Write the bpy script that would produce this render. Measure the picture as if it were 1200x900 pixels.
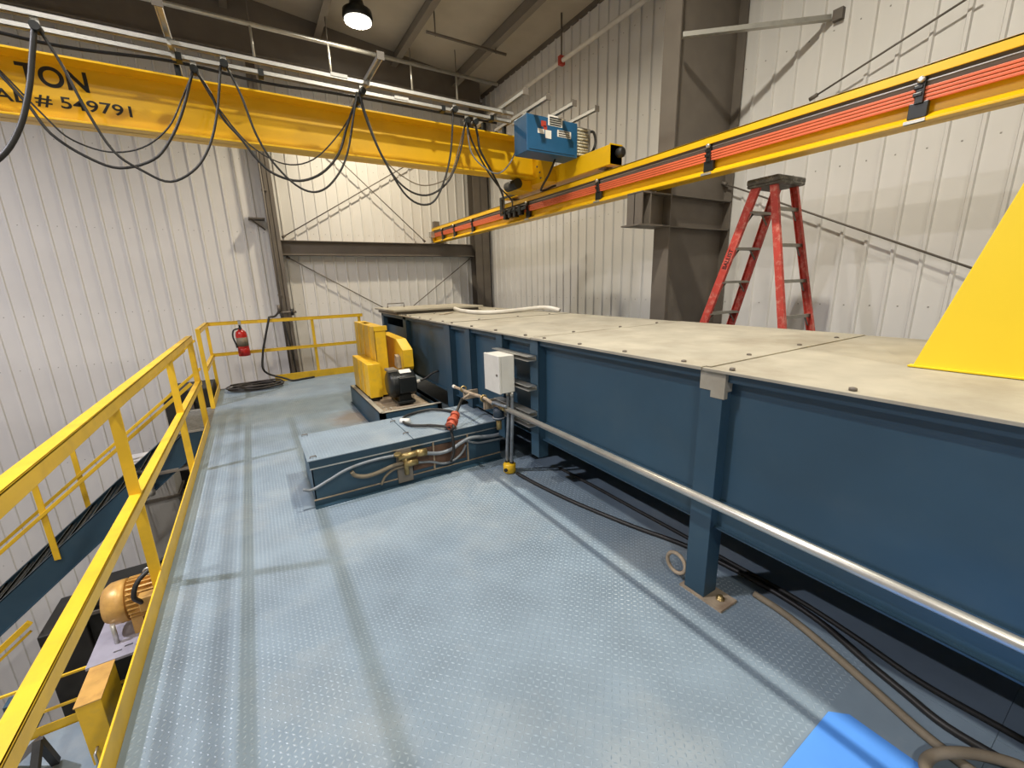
import bpy, bmesh, math, random
from mathutils import Vector, Matrix
random.seed(7)
for o in list(bpy.data.objects): bpy.data.objects.remove(o)
SC = bpy.context.scene
COL = SC.collection

# ------------------------------------------------------------------ camera
CAMZ = 1.56
FPX = 491.6
YAW, PIT, ROL = math.radians(31.15), math.radians(-13.69), math.radians(-1.6)
_F = Vector((math.sin(YAW)*math.cos(PIT), math.cos(YAW)*math.cos(PIT), math.sin(PIT)))
_r = Vector((math.cos(YAW), -math.sin(YAW), 0)); _u = _r.cross(_F)
_R = math.cos(ROL)*_r + math.sin(ROL)*_u
_U = -math.sin(ROL)*_r + math.cos(ROL)*_u
cam_d = bpy.data.cameras.new('camera'); cam = bpy.data.objects.new('camera', cam_d); COL.objects.link(cam)
cam_d.sensor_width = 36; cam_d.lens = FPX/1200*36; cam_d.clip_start = 0.02
cam.matrix_world = Matrix(((_R.x, _U.x, -_F.x, 0), (_R.y, _U.y, -_F.y, 0), (_R.z, _U.z, -_F.z, CAMZ), (0, 0, 0, 1)))
SC.camera = cam

# ------------------------------------------------------------------ world, view
w = bpy.data.worlds.new('world'); SC.world = w; w.use_nodes = True
w.node_tree.nodes['Background'].inputs[0].default_value = (0.55, 0.6, 0.7, 1)
w.node_tree.nodes['Background'].inputs[1].default_value = 0.0     # closed hall, no window or sky
SC.view_settings.view_transform = 'Standard'; SC.view_settings.look = 'None'
SC.view_settings.exposure = 0.47; SC.view_settings.gamma = 1.0; SC.view_settings.use_curve_mapping = False

# high-bay lamps: (x, y, z, watts, colour); their fixtures are built further down
LAMPS = [(2.0, 7.5, 5.5, 88, (1.0, .87, .64)),
         (-1.9, 2.6, 5.6, 60, (1.0, .95, .90)),
         (1.95, 2.0, 5.5, 102, (1.0, .94, .80)),
         (-4.3, 4.0, 5.7, 265, (.93, .91, 1.0)),
         (-1.9, -3.0, 5.6, 125, (1.0, .95, .88)),
         (1.95, -3.0, 5.5, 80, (1.0, .93, .80))]
for li, (lx, ly, lz, lw, lc) in enumerate(LAMPS):
    lname = 'high_bay_lamp' if li == 0 else 'high_bay_lamp_offscreen'     # only the first hangs inside the picture
    ld = bpy.data.lights.new(lname, 'AREA'); ld.shape = 'DISK'; ld.size = .20; ld.energy = lw; ld.color = lc
    lo = bpy.data.objects.new('high_bay_lamp_%d_offscreen' % li if li else lname, ld); COL.objects.link(lo); lo.location = (lx, ly, lz - .09); ld.spread = math.radians(155)

# ------------------------------------------------------------------ pixel -> world helpers (1200x900 frame)
def ray(px, py): return _R*((px-600)/FPX) - _U*((py-450)/FPX) + _F
def onz(px, py, z): d = ray(px, py); t = (z-CAMZ)/d.z; return Vector((d.x*t, d.y*t, z))
def ony(px, py, y): d = ray(px, py); t = y/d.y; return Vector((d.x*t, y, CAMZ+d.z*t))
def onx(px, py, x): d = ray(px, py); t = x/d.x; return Vector((x, d.y*t, CAMZ+d.z*t))

# ------------------------------------------------------------------ mesh builder
def V(*a): return Vector(a)
def smooth_path(pts, sub=6):
    pts = [Vector(p) for p in pts]
    if len(pts) < 3: return pts
    out = []
    P = [pts[0]*2-pts[1]] + pts + [pts[-1]*2-pts[-2]]
    for i in range(1, len(P)-2):
        a, b, c, d = P[i-1], P[i], P[i+1], P[i+2]
        for k in range(sub):
            t = k/sub
            out.append(.5*((2*b)+(c-a)*t+(2*a-5*b+4*c-d)*t*t+(3*b-a-3*c+d)*t**3))
    out.append(pts[-1]); return out

class MB:
    def __init__(s): s.v = []; s.f = []; s.sm = []
    def _add(s, vs, fs, smooth=False):
        n = len(s.v); s.v += [tuple(v) for v in vs]
        s.f += [tuple(i+n for i in f) for f in fs]; s.sm += [smooth]*len(fs); return s
    def box(s, a, b):
        x0, x1 = sorted((a[0], b[0])); y0, y1 = sorted((a[1], b[1])); z0, z1 = sorted((a[2], b[2]))
        return s._add([(x0,y0,z0),(x1,y0,z0),(x1,y1,z0),(x0,y1,z0),(x0,y0,z1),(x1,y0,z1),(x1,y1,z1),(x0,y1,z1)],
                      [(0,3,2,1),(4,5,6,7),(0,1,5,4),(1,2,6,5),(2,3,7,6),(3,0,4,7)])
    def bar(s, p0, p1, w, h, up=(0,0,1)):       # rectangular bar from p0 to p1, width w sideways, h along up
        p0 = Vector(p0); p1 = Vector(p1); d = (p1-p0).normalized(); up = Vector(up)
        side = d.cross(up)
        if side.length < 1e-4: side = d.cross(Vector((1,0,0)))
        side.normalize(); u = side.cross(d).normalized()
        vs = []
        for p in (p0, p1):
            for (a, b) in ((-1,-1),(1,-1),(1,1),(-1,1)): vs.append(p+side*(a*w/2)+u*(b*h/2))
        return s._add(vs, [(3,2,1,0),(4,5,6,7),(0,1,5,4),(1,2,6,5),(2,3,7,6),(3,0,4,7)])
    def prism(s, poly, ax, a, b):               # polygon in the two other axes, extruded along ax from a to b
        def mk(p, t):
            return (t,p[0],p[1]) if ax == 0 else ((p[0],t,p[1]) if ax == 1 else (p[0],p[1],t))
        n = len(poly); vs = [mk(p,a) for p in poly]+[mk(p,b) for p in poly]
        fs = [tuple(range(n))[::-1], tuple(range(n,2*n))]+[(i,(i+1)%n,n+(i+1)%n,n+i) for i in range(n)]
        return s._add(vs, fs)
    def tube(s, pts, r, n=8, cap=True, rs=None):
        pts = [Vector(p) for p in pts]; vs = []; fs = []
        t = (pts[1]-pts[0]).normalized()
        ref = Vector((0,0,1)) if abs(t.z) < .9 else Vector((1,0,0))
        u = t.cross(ref).normalized()
        for i, p in enumerate(pts):
            t = (pts[min(i+1,len(pts)-1)]-pts[max(i-1,0)]).normalized()
            u = (u-t*u.dot(t)).normalized(); v = t.cross(u)
            rr = rs[i] if rs else r
            for k in range(n):
                a = 2*math.pi*k/n; vs.append(p+u*(math.cos(a)*rr)+v*(math.sin(a)*rr))
        for i in range(len(pts)-1):
            for k in range(n):
                fs.append((i*n+k, i*n+(k+1)%n, (i+1)*n+(k+1)%n, (i+1)*n+k))
        s._add(vs, fs, True)
        if cap:
            m = len(s.v)-len(vs)
            s.f.append(tuple(m+k for k in range(n))[::-1]); s.sm.append(False)
            e = m+(len(pts)-1)*n; s.f.append(tuple(e+k for k in range(n))); s.sm.append(False)
        return s
    def plate(s, x0, x1, y0, y1, z0, z1, holes):        # flat plate with real rectangular holes
        gx = sorted({x0, x1, *[v for q in holes for v in q[:2] if x0 < v < x1]}); gy = sorted({y0, y1, *[v for q in holes for v in q[2:] if y0 < v < y1]})
        for a, b in zip(gx, gx[1:]):
            for c, d in zip(gy, gy[1:]):
                mx, my = (a+b)/2, (c+d)/2
                if not any(q[0] < mx < q[1] and q[2] < my < q[3] for q in holes): s.box((a, c, z0), (b, d, z1))
        return s
    def cyl(s, p0, p1, r, n=16): return s.tube([p0, p1], r, n)
    def lathe(s, prof, base, axis=(0,0,1), n=20):   # prof: list of (radius, height along axis)
        ax = Vector(axis).normalized(); base = Vector(base)
        return s.tube([base+ax*h for r, h in prof], 1, n, True, [max(r,1e-4) for r, h in prof])
    def ring(s, c, R, r, axis='z', n=32, m=8):
        pts = []
        for k in range(n+1):
            a = 2*math.pi*k/n; x, y = R*math.cos(a), R*math.sin(a)
            pts.append(Vector(c)+Vector((x,y,0) if axis == 'z' else ((x,0,y) if axis == 'y' else (0,x,y))))
        return s.tube(pts, r, m, False)
    def mesh(s, name, off=(0,0,0)):
        me = bpy.data.meshes.new(name)
        me.from_pydata([(x-off[0],y-off[1],z-off[2]) for x,y,z in s.v], [], s.f)
        me.polygons.foreach_set('use_smooth', s.sm); me.update()
        bm = bmesh.new(); bm.from_mesh(me); bmesh.ops.recalc_face_normals(bm, faces=bm.faces); bm.to_mesh(me); bm.free()
        return me
    def build(s, name, mat, parent=None, bev=0, label=None):
        off = BASE.get(parent.name, (0,0,0)) if parent else (0,0,0)
        me = s.mesh(name, off); me.materials.append(mat)
        o = bpy.data.objects.new(name, me); COL.objects.link(o)
        if parent: o.parent = parent; BASE[o.name] = off
        if bev:
            m = o.modifiers.new('bevel', 'BEVEL'); m.width = bev; m.segments = 2; m.limit_method = 'ANGLE'; m.angle_limit = .9
        if label: o['label'] = label
        return o
BASE = {}
def thing(name, label, cat, base=(0,0,0), group=None):
    o = bpy.data.objects.new(name, None); COL.objects.link(o); o.location = base; o.empty_display_size = .1
    BASE[o.name] = tuple(base); o['label'] = label; o['category'] = cat
    if group: o['group'] = group
    return o
def tag(o, label, cat, group=None, kind=None):
    o['label'] = label; o['category'] = cat
    if group: o['group'] = group
    if kind: o['kind'] = kind
    return o
def struct(o, label=None, cat=None):
    o['kind'] = 'structure'
    if label: o['label'] = label
    if cat: o['category'] = cat
    return o
def inst(me, name, loc, parent, mat=None, rot=None):
    o = bpy.data.objects.new(name, me); COL.objects.link(o); o.parent = parent; o.location = loc
    if rot: o.rotation_euler = rot
    return o

# ------------------------------------------------------------------ materials
def mat(name, col, rough=.5, metal=0, var=.12, scale=6, bump=0, bscale=60, dirt=None, dirt_amt=.0, dscale=3, spec=.5):
    m = bpy.data.materials.new(name); m.use_nodes = True; nt = m.node_tree; b = nt.nodes['Principled BSDF']
    tc = nt.nodes.new('ShaderNodeTexCoord')
    nz = nt.nodes.new('ShaderNodeTexNoise'); nz.inputs['Scale'].default_value = scale; nz.inputs['Detail'].default_value = 6
    geo = nt.nodes.new('ShaderNodeNewGeometry')
    nt.links.new(geo.outputs['Position'], nz.inputs['Vector'])
    rp = nt.nodes.new('ShaderNodeValToRGB')
    rp.color_ramp.elements[0].position = .3; rp.color_ramp.elements[1].position = .7
    rp.color_ramp.elements[0].color = tuple(c*(1-var) for c in col)+(1,)
    rp.color_ramp.elements[1].color = tuple(min(1,c*(1+var)) for c in col)+(1,)
    nt.links.new(nz.outputs['Fac'], rp.inputs['Fac'])
    out = rp.outputs['Color']
    if dirt:
        n2 = nt.nodes.new('ShaderNodeTexNoise'); n2.inputs['Scale'].default_value = dscale; n2.inputs['Detail'].default_value = 9; n2.inputs['Roughness'].default_value = .65
        nt.links.new(geo.outputs['Position'], n2.inputs['Vector'])
        r2 = nt.nodes.new('ShaderNodeValToRGB'); r2.color_ramp.elements[0].position = .5; r2.color_ramp.elements[1].position = .72
        r2.color_ramp.elements[1].color = (dirt_amt,)*3+(1,); r2.color_ramp.elements[0].color = (0,0,0,1)
        nt.links.new(n2.outputs['Fac'], r2.inputs['Fac'])
        mx = nt.nodes.new('ShaderNodeMix'); mx.data_type = 'RGBA'
        nt.links.new(r2.outputs['Color'], mx.inputs['Factor']); nt.links.new(out, mx.inputs['A']); mx.inputs['B'].default_value = tuple(dirt)+(1,)
        out = mx.outputs['Result']
    nt.links.new(out, b.inputs['Base Color'])
    b.inputs['Roughness'].default_value = rough; b.inputs['Metallic'].default_value = metal
    b.inputs['Specular IOR Level'].default_value = spec
    if bump:
        n3 = nt.nodes.new('ShaderNodeTexNoise'); n3.inputs['Scale'].default_value = bscale; n3.inputs['Detail'].default_value = 4
        nt.links.new(geo.outputs['Position'], n3.inputs['Vector'])
        bp = nt.nodes.new('ShaderNodeBump'); bp.inputs['Strength'].default_value = bump; bp.inputs['Distance'].default_value = .004
        nt.links.new(n3.outputs['Fac'], bp.inputs['Height']); nt.links.new(bp.outputs['Normal'], b.inputs['Normal'])
    return m
def emat(name, col, st):
    m = bpy.data.materials.new(name); m.use_nodes = True; b = m.node_tree.nodes['Principled BSDF']
    b.inputs['Base Color'].default_value = (1,1,1,1); b.inputs['Emission Color'].default_value = tuple(col)+(1,); b.inputs['Emission Strength'].default_value = st
    return m
M = dict(
 deck = mat('deck_paint', (.185,.245,.305), .5, 0, .14, 3.5, .12, 90, (.33,.36,.37), .7, 1.1),
 deckbar = mat('deck_tread_wear', (.25,.315,.38), .42, .1, .12, 5, 0, 60, (.42,.45,.46), .5, 1.3),
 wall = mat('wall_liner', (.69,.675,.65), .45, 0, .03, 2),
 wallscrew = mat('screw_head', (.35,.33,.30), .5, .3),
 brown = mat('primer_steel', (.14,.12,.10), .55, .05, .10, 4),
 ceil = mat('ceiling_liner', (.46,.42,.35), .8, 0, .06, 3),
 purlin = mat('purlin_steel', (.20,.175,.145), .6, 0, .08, 3),
 yellow = mat('yellow_paint', (.80,.50,.025), .38, 0, .10, 5, .05, 60, (.45,.27,.04), .35, 7),
 craneyel = mat('crane_yellow', (.84,.49,.006), .35, 0, .06, 3, 0, 60, (.6,.36,.03), .2, 5),
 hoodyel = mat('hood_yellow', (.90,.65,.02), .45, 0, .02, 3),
 guardyel = mat('guard_yellow', (.82,.50,.02), .4, 0, .08, 8, 0, 60, (.45,.30,.10), .35, 9),
 blue = mat('blue_paint', (.026,.066,.105), .45, .0, .10, 2.5, .04, 40, (.06,.10,.13), .35, 2.2),
 navy = mat('navy_paint', (.018,.034,.055), .5, .05, .15, 4),
 cover = mat('dusty_cover', (.39,.36,.29), .75, 0, .13, 5, .1, 50, (.26,.225,.17), .75, 2.0),
 steel = mat('galvanised', (.55,.54,.50), .38, .75, .10, 12),
 conduit = mat('track_steel', (.62,.61,.58), .33, .7, .06, 12),
 rusty = mat('dusty_steel', (.36,.29,.21), .8, .1, .25, 14, .2, 60, (.20,.12,.07), .7, 8),
 darkrust = mat('dark_rust', (.10,.055,.035), .85, 0, .3, 12, 0, 60, (.03,.02,.02), .8, 9),
 black = mat('black_rubber', (.018,.017,.016), .5, 0, .2, 9),
 rubber = mat('old_rubber', (.045,.038,.034), .6, 0, .3, 9),
 blackpaint = mat('black_paint', (.012,.014,.014), .35, 0, .2, 6),
 dark = mat('dark_machine', (.022,.022,.020), .6, .1, .3, 7),
 white = mat('white_enclosure', (.68,.66,.60), .45, 0, .05, 8, 0, 60, (.5,.47,.4), .3, 10),
 pvc = mat('white_hose', (.75,.72,.66), .5, 0, .06, 9),
 red = mat('extinguisher_red', (.45,.015,.012), .3, 0, .06, 9),
 ladder = mat('ladder_red', (.50,.055,.04), .5, 0, .12, 12, 0, 60, (.65,.35,.28), .7, 22),
 ladblack = mat('ladder_cap', (.10,.095,.085), .6, 0, .2, 20, 0, 60, (.5,.47,.42), .6, 25),
 alum = mat('ladder_step', (.32,.31,.28), .45, .5, .1, 10),
 orange = mat('conductor_orange', (.72,.145,.06), .45, 0, .06, 9),
 ctrl = mat('control_blue', (.018,.105,.235), .4, .05, .08, 6),
 label = mat('label_white', (.82,.80,.76), .6, 0, .03, 30),
 ink = mat('black_ink', (.012,.012,.012), .5, 0, .05, 9),
 gold = mat('motor_gold', (.62,.36,.10), .4, .15, .12, 9, 0, 60, (.35,.18,.06), .5, 12),
 plate = mat('lilac_plate', (.36,.35,.42), .5, .2, .1, 10),
 brass = mat('brass_fitting', (.38,.28,.12), .4, .7, .2, 20),
 redvalve = mat('valve_red', (.50,.10,.05), .5, 0, .3, 30),
 tan = mat('tan_hose', (.20,.165,.115), .7, 0, .2, 20, 0, 60, (.09,.07,.05), .6, 10),
 greyhose = mat('grey_flex', (.20,.225,.25), .45, .1, .1, 20, 0, 60, (.12,.11,.09), .7, 14),
 skyblue = mat('blue_patch', (.09,.29,.80), .45, 0, .06, 5),
 concrete = mat('concrete', (.22,.21,.20), .85, 0, .15, 2),
 copper = mat('wire_bundle', (.62,.58,.45), .6, .1, .5, 60),
 grating = mat('grating', (.20,.20,.19), .55, .5, .3, 30),
 caution = mat('sticker_red', (.45,.05,.03), .5, 0, .1, 20),
 wood = mat('wood_strip', (.42,.36,.27), .8, 0, .15, 18),
)
def add_stain(m, cx, cy, rad, col):
    nt = m.node_tree; b = nt.nodes['Principled BSDF']; src = b.inputs['Base Color'].links[0].from_socket
    geo = nt.nodes.new('ShaderNodeNewGeometry')
    nz = nt.nodes.new('ShaderNodeTexNoise'); nz.inputs['Scale'].default_value = 5; nz.inputs['Detail'].default_value = 5
    nt.links.new(geo.outputs['Position'], nz.inputs['Vector'])
    ds = nt.nodes.new('ShaderNodeVectorMath'); ds.operation = 'DISTANCE'; nt.links.new(geo.outputs['Position'], ds.inputs[0]); ds.inputs[1].default_value = (cx, cy, 0)
    mr = nt.nodes.new('ShaderNodeMapRange'); mr.inputs[1].default_value = rad; mr.inputs[2].default_value = rad*.35
    ad = nt.nodes.new('ShaderNodeMath'); ad.operation = 'MULTIPLY_ADD'; nt.links.new(nz.outputs['Fac'], ad.inputs[0]); ad.inputs[1].default_value = -.7*rad*1.4; nt.links.new(ds.outputs['Value'], ad.inputs[2])
    ad2 = nt.nodes.new('ShaderNodeMath'); nt.links.new(ad.outputs[0], ad2.inputs[0]); ad2.inputs[1].default_value = .7*rad*.7
    nt.links.new(ad2.outputs[0], mr.inputs[0])
    mu = nt.nodes.new('ShaderNodeMath'); mu.operation = 'MULTIPLY'; nt.links.new(mr.outputs[0], mu.inputs[0]); mu.inputs[1].default_value = .75
    mx = nt.nodes.new('ShaderNodeMix'); mx.data_type = 'RGBA'; nt.links.new(mu.outputs[0], mx.inputs['Factor']); nt.links.new(src, mx.inputs['A']); mx.inputs['B'].default_value = col+(1,)
    nt.links.new(mx.outputs['Result'], b.inputs['Base Color'])
for mm_ in ('deck', 'deckbar'): add_stain(M[mm_], .93, 5.2, .42, (.17,.12,.075))
LAMPMAT = emat('lamp_lens', (1, .93, .78), 30)

# ------------------------------------------------------------------ the room (walls at S-scaled distances)
XW, YW = 5.0, 9.21
ZG, ZT = -6.6, 5.55
XL, YB = -9.0, -6.0
PITCH = .207
def roof_z(x): return 5.55 + .1*(XW-x) if x > -2.5 else 5.55+.1*(XW+2.5)-.1*(-2.5-x)
def panel_mesh(nrib, height, name):
    # rib profile along u, depth towards the room is -v
    m = MB(); prof = []
    for k in range(nrib):
        u = k*PITCH
        prof += [(u, 0), (u+PITCH-.040, 0), (u+PITCH-.031, .022), (u+PITCH-.009, .022)]
    prof.append((nrib*PITCH, 0))
    n = len(prof); vs = []; fs = []
    for (u, d) in prof: vs += [(u, -d, 0), (u, -d, height)]
    for i in range(n-1): fs.append((2*i, 2*i+2, 2*i+3, 2*i+1))
    m._add(vs, fs); me = bpy.data.meshes.new(name); me.from_pydata(m.v, [], m.f); me.materials.append(M['wall']); me.update(); return me
def ribbed_wall(name, origin, length, rotz, z0, z1, back_a, back_b):
    wobj = struct(MB().box(back_a, back_b).build(name, M['wall']))
    me = panel_mesh(3, z1-z0, 'wall_panel')
    n = int(math.ceil(length/(3*PITCH)))
    d = Vector((math.cos(rotz), math.sin(rotz), 0))
    for i in range(n):
        inst(me, 'wall_panel', Vector(origin)+d*(i*3*PITCH)+Vector((0,0,z0)), wobj, rot=(0,0,rotz))
    # rows of screw heads on the girt lines, one stuff mesh per wall
    nrm = Vector((d.y, -d.x, 0)); m = MB()
    for zz in (-2.6, -1.1, .45, 1.25, 2.55, 3.75, 4.9):
        if zz < z0 or zz > z1: continue
        for i in range(int(length/PITCH)):
            p = Vector(origin)+d*(i*PITCH+.08)+Vector((0,0,zz))
            a = d*.006; b = Vector((0,0,.006)); q = p+nrm*.004
            m._add([p-a-b, p+a-b, p+a+b, p-a+b, q-a*.6-b*.6, q+a*.6-b*.6, q+a*.6+b*.6, q-a*.6+b*.6], [(4,5,6,7),(0,1,5,4),(1,2,6,5),(2,3,7,6),(3,0,4,7)])
    so = m.build('screw_row', M['wallscrew'], wobj); so['kind'] = 'stuff'
    return wobj
ribbed_wall('wall_far', (XL, YW, 0), XW-XL, 0, ZG, 5.62, (XL, YW+.004, ZG), (XW+.1, YW+.06, 7))
ribbed_wall('wall_right', (XW, YW, 0), YW-YB, -math.pi/2, ZG, ZT, (XW+.004, YB, ZG), (XW+.06, YW, 7))
struct(MB().box((XL-.06, YB, ZG), (XL, YW, 7)).build('wall_left', M['wall']))
struct(MB().box((XL, YB-.06, ZG), (XW+.06, YB, 7)).build('wall_back', M['wall']))
struct(MB().box((XL, YB, ZG-.1), (XW, YW, ZG)).build('floor_ground', M['concrete']))
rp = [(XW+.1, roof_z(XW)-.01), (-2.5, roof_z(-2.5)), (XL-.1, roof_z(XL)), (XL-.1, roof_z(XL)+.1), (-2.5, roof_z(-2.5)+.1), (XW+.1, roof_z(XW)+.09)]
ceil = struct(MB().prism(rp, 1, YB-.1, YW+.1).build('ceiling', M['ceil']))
for x in (4.15, 2.95, 1.65, .35, -.95, -2.2, -3.6, -5.0, -6.4, -7.8):        # Z purlins along the roof
    z = roof_z(x)
    m = MB().box((x-.006, YB, z-.25), (x+.006, YW-.03, z+.01)).box((x-.10, YB, z-.256), (x+.006, YW-.03, z-.248)).box((x-.006, YB, z-.012), (x+.075, YW, z-.002))
    m.build('purlin', M['purlin'], ceil)
# dark eave strip along the right wall
struct(MB().box((XW-.04, YB, ZT-.07), (XW, YW, ZT)).build('trim_1', M['brown']), 'brown eave trim where the right wall meets the ceiling', 'trim')
# end-wall rafter
raf = thing('roof_rafter', 'dark brown tapered steel rafter under the ceiling along the far wall', 'rafter', (0, 8.75, 5.5))
MB().prism([(XW-.3,5.18),(XL,5.18),(XL,roof_z(XL)-.01),(-2.5,roof_z(-2.5)-.01),(XW-.3,roof_z(XW-.3)-.01)], 1, 8.745, 8.757).build('web', M['brown'], raf)
MB().box((XL, 8.65, 5.16), (XW-.3, 8.85, 5.18)).build('flange', M['brown'], raf)

# ---- columns
def icolumn(name, label, x, y, fw, depth, z0, z1, along='y'):
    t = thing(name, label, 'column', (x, y, z0))
    if along == 'y':   # web runs along y, flanges face the camera
        MB().box((x-fw/2, y-depth/2, z0), (x+fw/2, y-depth/2+.014, z1)).build('flange', M['brown'], t)
        MB().box((x-fw/2, y+depth/2-.014, z0), (x+fw/2, y+depth/2, z1)).build('flange', M['brown'], t)
        MB().box((x-.005, y-depth/2, z0), (x+.005, y+depth/2, z1)).build('web', M['brown'], t)
    return t
c1 = onz(323, 300, 2.2); 
xl = ony(326.8, 300, 8.95).x
icolumn('steel_column', 'slim brown steel column on the far wall behind the hose valve', xl, 9.06, .13, .26, ZG, 5.16)
xr0 = ony(558, 323, 8.95).x; xr1 = ony(574, 323, 8.95).x
icolumn('steel_column', 'wide dark brown corner column where the two ribbed walls meet', (xr0+xr1)/2, 9.05, xr1-xr0, .26, ZG, 5.16)
# big tapered frame column on the right wall
YC = 3.14; XF = 3.90
t = thing('frame_column', 'deep brown tapered frame column behind the red ladder', 'column', (XF, YC, ZG))
MB().box((XF, YC, ZG), (XF+.016, YC+.20, 5.5)).build('flange', M['brown'], t)
MB().prism([(XF+.016, ZG), (XW, ZG), (XW, 5.5), (XF+.016, 5.5)], 1, YC+.095, YC+.105).build('web', M['brown'], t)
MB().box((XW-.045, YC, ZG), (XW-.024, YC+.20, 5.5)).build('flange', M['brown'], t)
bz1 = ony(785, 222, YC).z; bz0 = ony(785, 266, YC).z
bxl = ony(752, 250, YC).x
# bracket carrying the runway
b = MB()
b.box((bxl-.06, YC-.02, bz0), (XF, YC+.22, bz0+.014)).box((bxl, YC-.0, bz1-.055), (XF, YC+.2, bz1-.04))
b.box((bxl, YC+.095, bz0), (XF, YC+.105, bz1-.05)).box((bxl+.0, YC, bz0), (bxl+.014, YC+.2, bz1-.05)).box((bxl+.12, YC, bz0), (bxl+.134, YC+.2, bz1-.05))
b.build('bracket', M['brown'], t)
for zz in (bz0, bz1-.05): MB().box((XF+.016, YC+.0, zz), (XW-.02, YC+.095, zz+.012)).build('stiffener', M['brown'], t)
# flange strut from the column to the wall
e = onx(983, 18, XW)
t = thing('flange_strut', 'grey steel strut bolted between the frame column and the right wall', 'strut', tuple(e))
s0 = V(XF+.01, YC-.02, ony(800,43,YC).z); s1 = V(XW-.03, e.y+.05, e.z)
MB().bar(s0, s1, .012, .05).bar(s0+V(0,0,-.02), s1+V(0,0,-.02), .05, .008).build('angle', M['steel'], t)
MB().box((XW-.05, e.y-.05, e.z-.05), (XW, e.y+.03, e.z+.04)).build('clip', M['brown'], t)

# ---- far wall beam and brace rods
bt = ony(330, 282, 9.1).z; bb = ony(333, 299, 9.0).z
t = thing('wall_beam', 'brown horizontal steel beam spanning between the two far wall columns', 'beam', (xl, 9.05, bb))
xa, xb = xl+.06, xr0
MB().box((xa, 8.98, bt-.012), (xb, 9.2, bt)).build('flange', M['brown'], t)
MB().box((xa, 8.98, bb), (xb, 9.2, bb+.012)).build('flange', M['brown'], t)
MB().box((xa, 9.085, bb), (xb, 9.095, bt)).build('web', M['brown'], t)
def rod(p0, p1, label, r=.010):
    t = thing('brace_rod', label, 'brace rod', tuple(p0))
    MB().tube([p0, p1], r, 8).build('rod', M['brown'], t)
    d = (Vector(p1)-Vector(p0)).normalized()
    MB().cyl(Vector(p0)-d*.01, Vector(p0)+d*.06, r*2.2, 8).build('clevis', M['brown'], t)
    return t
YR = 9.12; YR2 = 9.07
rod(ony(331,278,YR), ony(480,192,YR)+V(1.0,0,.6), 'thin brace rod rising from the slim column above the brown far wall beam')
rod(ony(498,283,YR2), ony(404,195,YR2)+V(-.55,0,.52), 'thin brace rod rising leftwards from the far end of the brown far wall beam')
rod(ony(336,301,YR), ony(442,359,YR)+V(.9,0,-.5), 'thin brace rod descending from the slim column below the brown far wall beam')
rod(ony(552,302,YR2), ony(488,352,YR2)+V(-.8,0,-.62), 'thin brace rod descending from the corner column below the brown far wall beam')
XR_ = XW-.10
q0, q1 = onx(845,214,XR_), onx(1150,318,XR_); q0 = q0+(q1-q0)*max(0, (YC+.09-q0.y)/(q1.y-q0.y))
rod(q0, q1, 'thin brace rod sloping down the right wall behind the red ladder', .009)
rod(onx(950,116,XR_), onx(1145,-9,XR_), 'thin brace rod rising on the right wall above the runway beam', .009)
# small shelf bracket on the far wall
p = ony(300, 258, YW-.02)
t = thing('wall_bracket', 'small dark steel shelf bracket on the far wall beside the slim column', 'bracket', tuple(p))
MB().box((p.x-.12, YW-.3, p.z-.01), (p.x+.13, YW-.016, p.z+.01)).build('arm', M['brown'], t)
MB().bar((p.x-.1, YW-.26, p.z-.01), (p.x+.12, YW-.03, p.z-.16), .02, .02).build('brace', M['brown'], t)

# ---- roof pipes
def hang_top(x):      # a hanger is clamped to a purlin's lower flange where one is overhead, else to the roof
    for p in (4.15, 2.95, 1.65, .35):
        if p-.125 < x < p+.03: return roof_z(p)-.25
    return roof_z(x)
y0 = 8.0
pz = ony(300, 30, y0).z
t = thing('sprinkler_main', 'grey sprinkler pipe running under the ceiling along the far rafter', 'pipe', (0, y0, pz))
MB().cyl((-6, y0, pz), (4.7, y0, pz), .03, 10).build('pipe', M['steel'], t)
for px in (297, 385, 480, 533):
    x = ony(px, 60, y0).x
    MB().cyl((x, y0, pz-.42), (x, y0, pz), .018, 8).build('drop', M['steel'], t)
    MB().cyl((x, y0, pz), (x, y0, hang_top(x)), .008, 6).build('hanger', M['brown'], t)
a = onz(500, 36, 5.33); b2 = onz(592, 65, 5.33)
t = thing('sprinkler_branch', 'short brown sprinkler branch pipe hung below two purlins', 'pipe', tuple(a))
yb = (a.y+b2.y)/2
MB().cyl((a.x, yb, 5.33), (b2.x, yb, 5.33), .022, 8).build('pipe', M['brown'], t)
for x in (a.x+.15, b2.x-.2):
    MB().cyl((x, yb, 5.30), (x, yb, hang_top(x)), .01, 6).build('hanger', M['brown'], t)
pw = onx(700, 41, 4.75)
t = thing('wall_pipe', 'white pipe running high along the right wall on a red clamp', 'pipe', (4.75, 6, pw.z))
MB().cyl((4.75, YC+.104, pw.z), (4.75, 8.922, pw.z), .033, 12).build('pipe', M['pvc'], t)
hy = onx(658, 70, 4.75).y
MB().cyl((4.75, hy, pw.z), (4.75, hy, roof_z(4.75)), .014, 8).build('hanger', M['brown'], t)
MB().box((4.70, hy-.035, pw.z-.06), (4.80, hy+.035, pw.z+.07)).build('clamp', M['caution'], t, .01)

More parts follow.
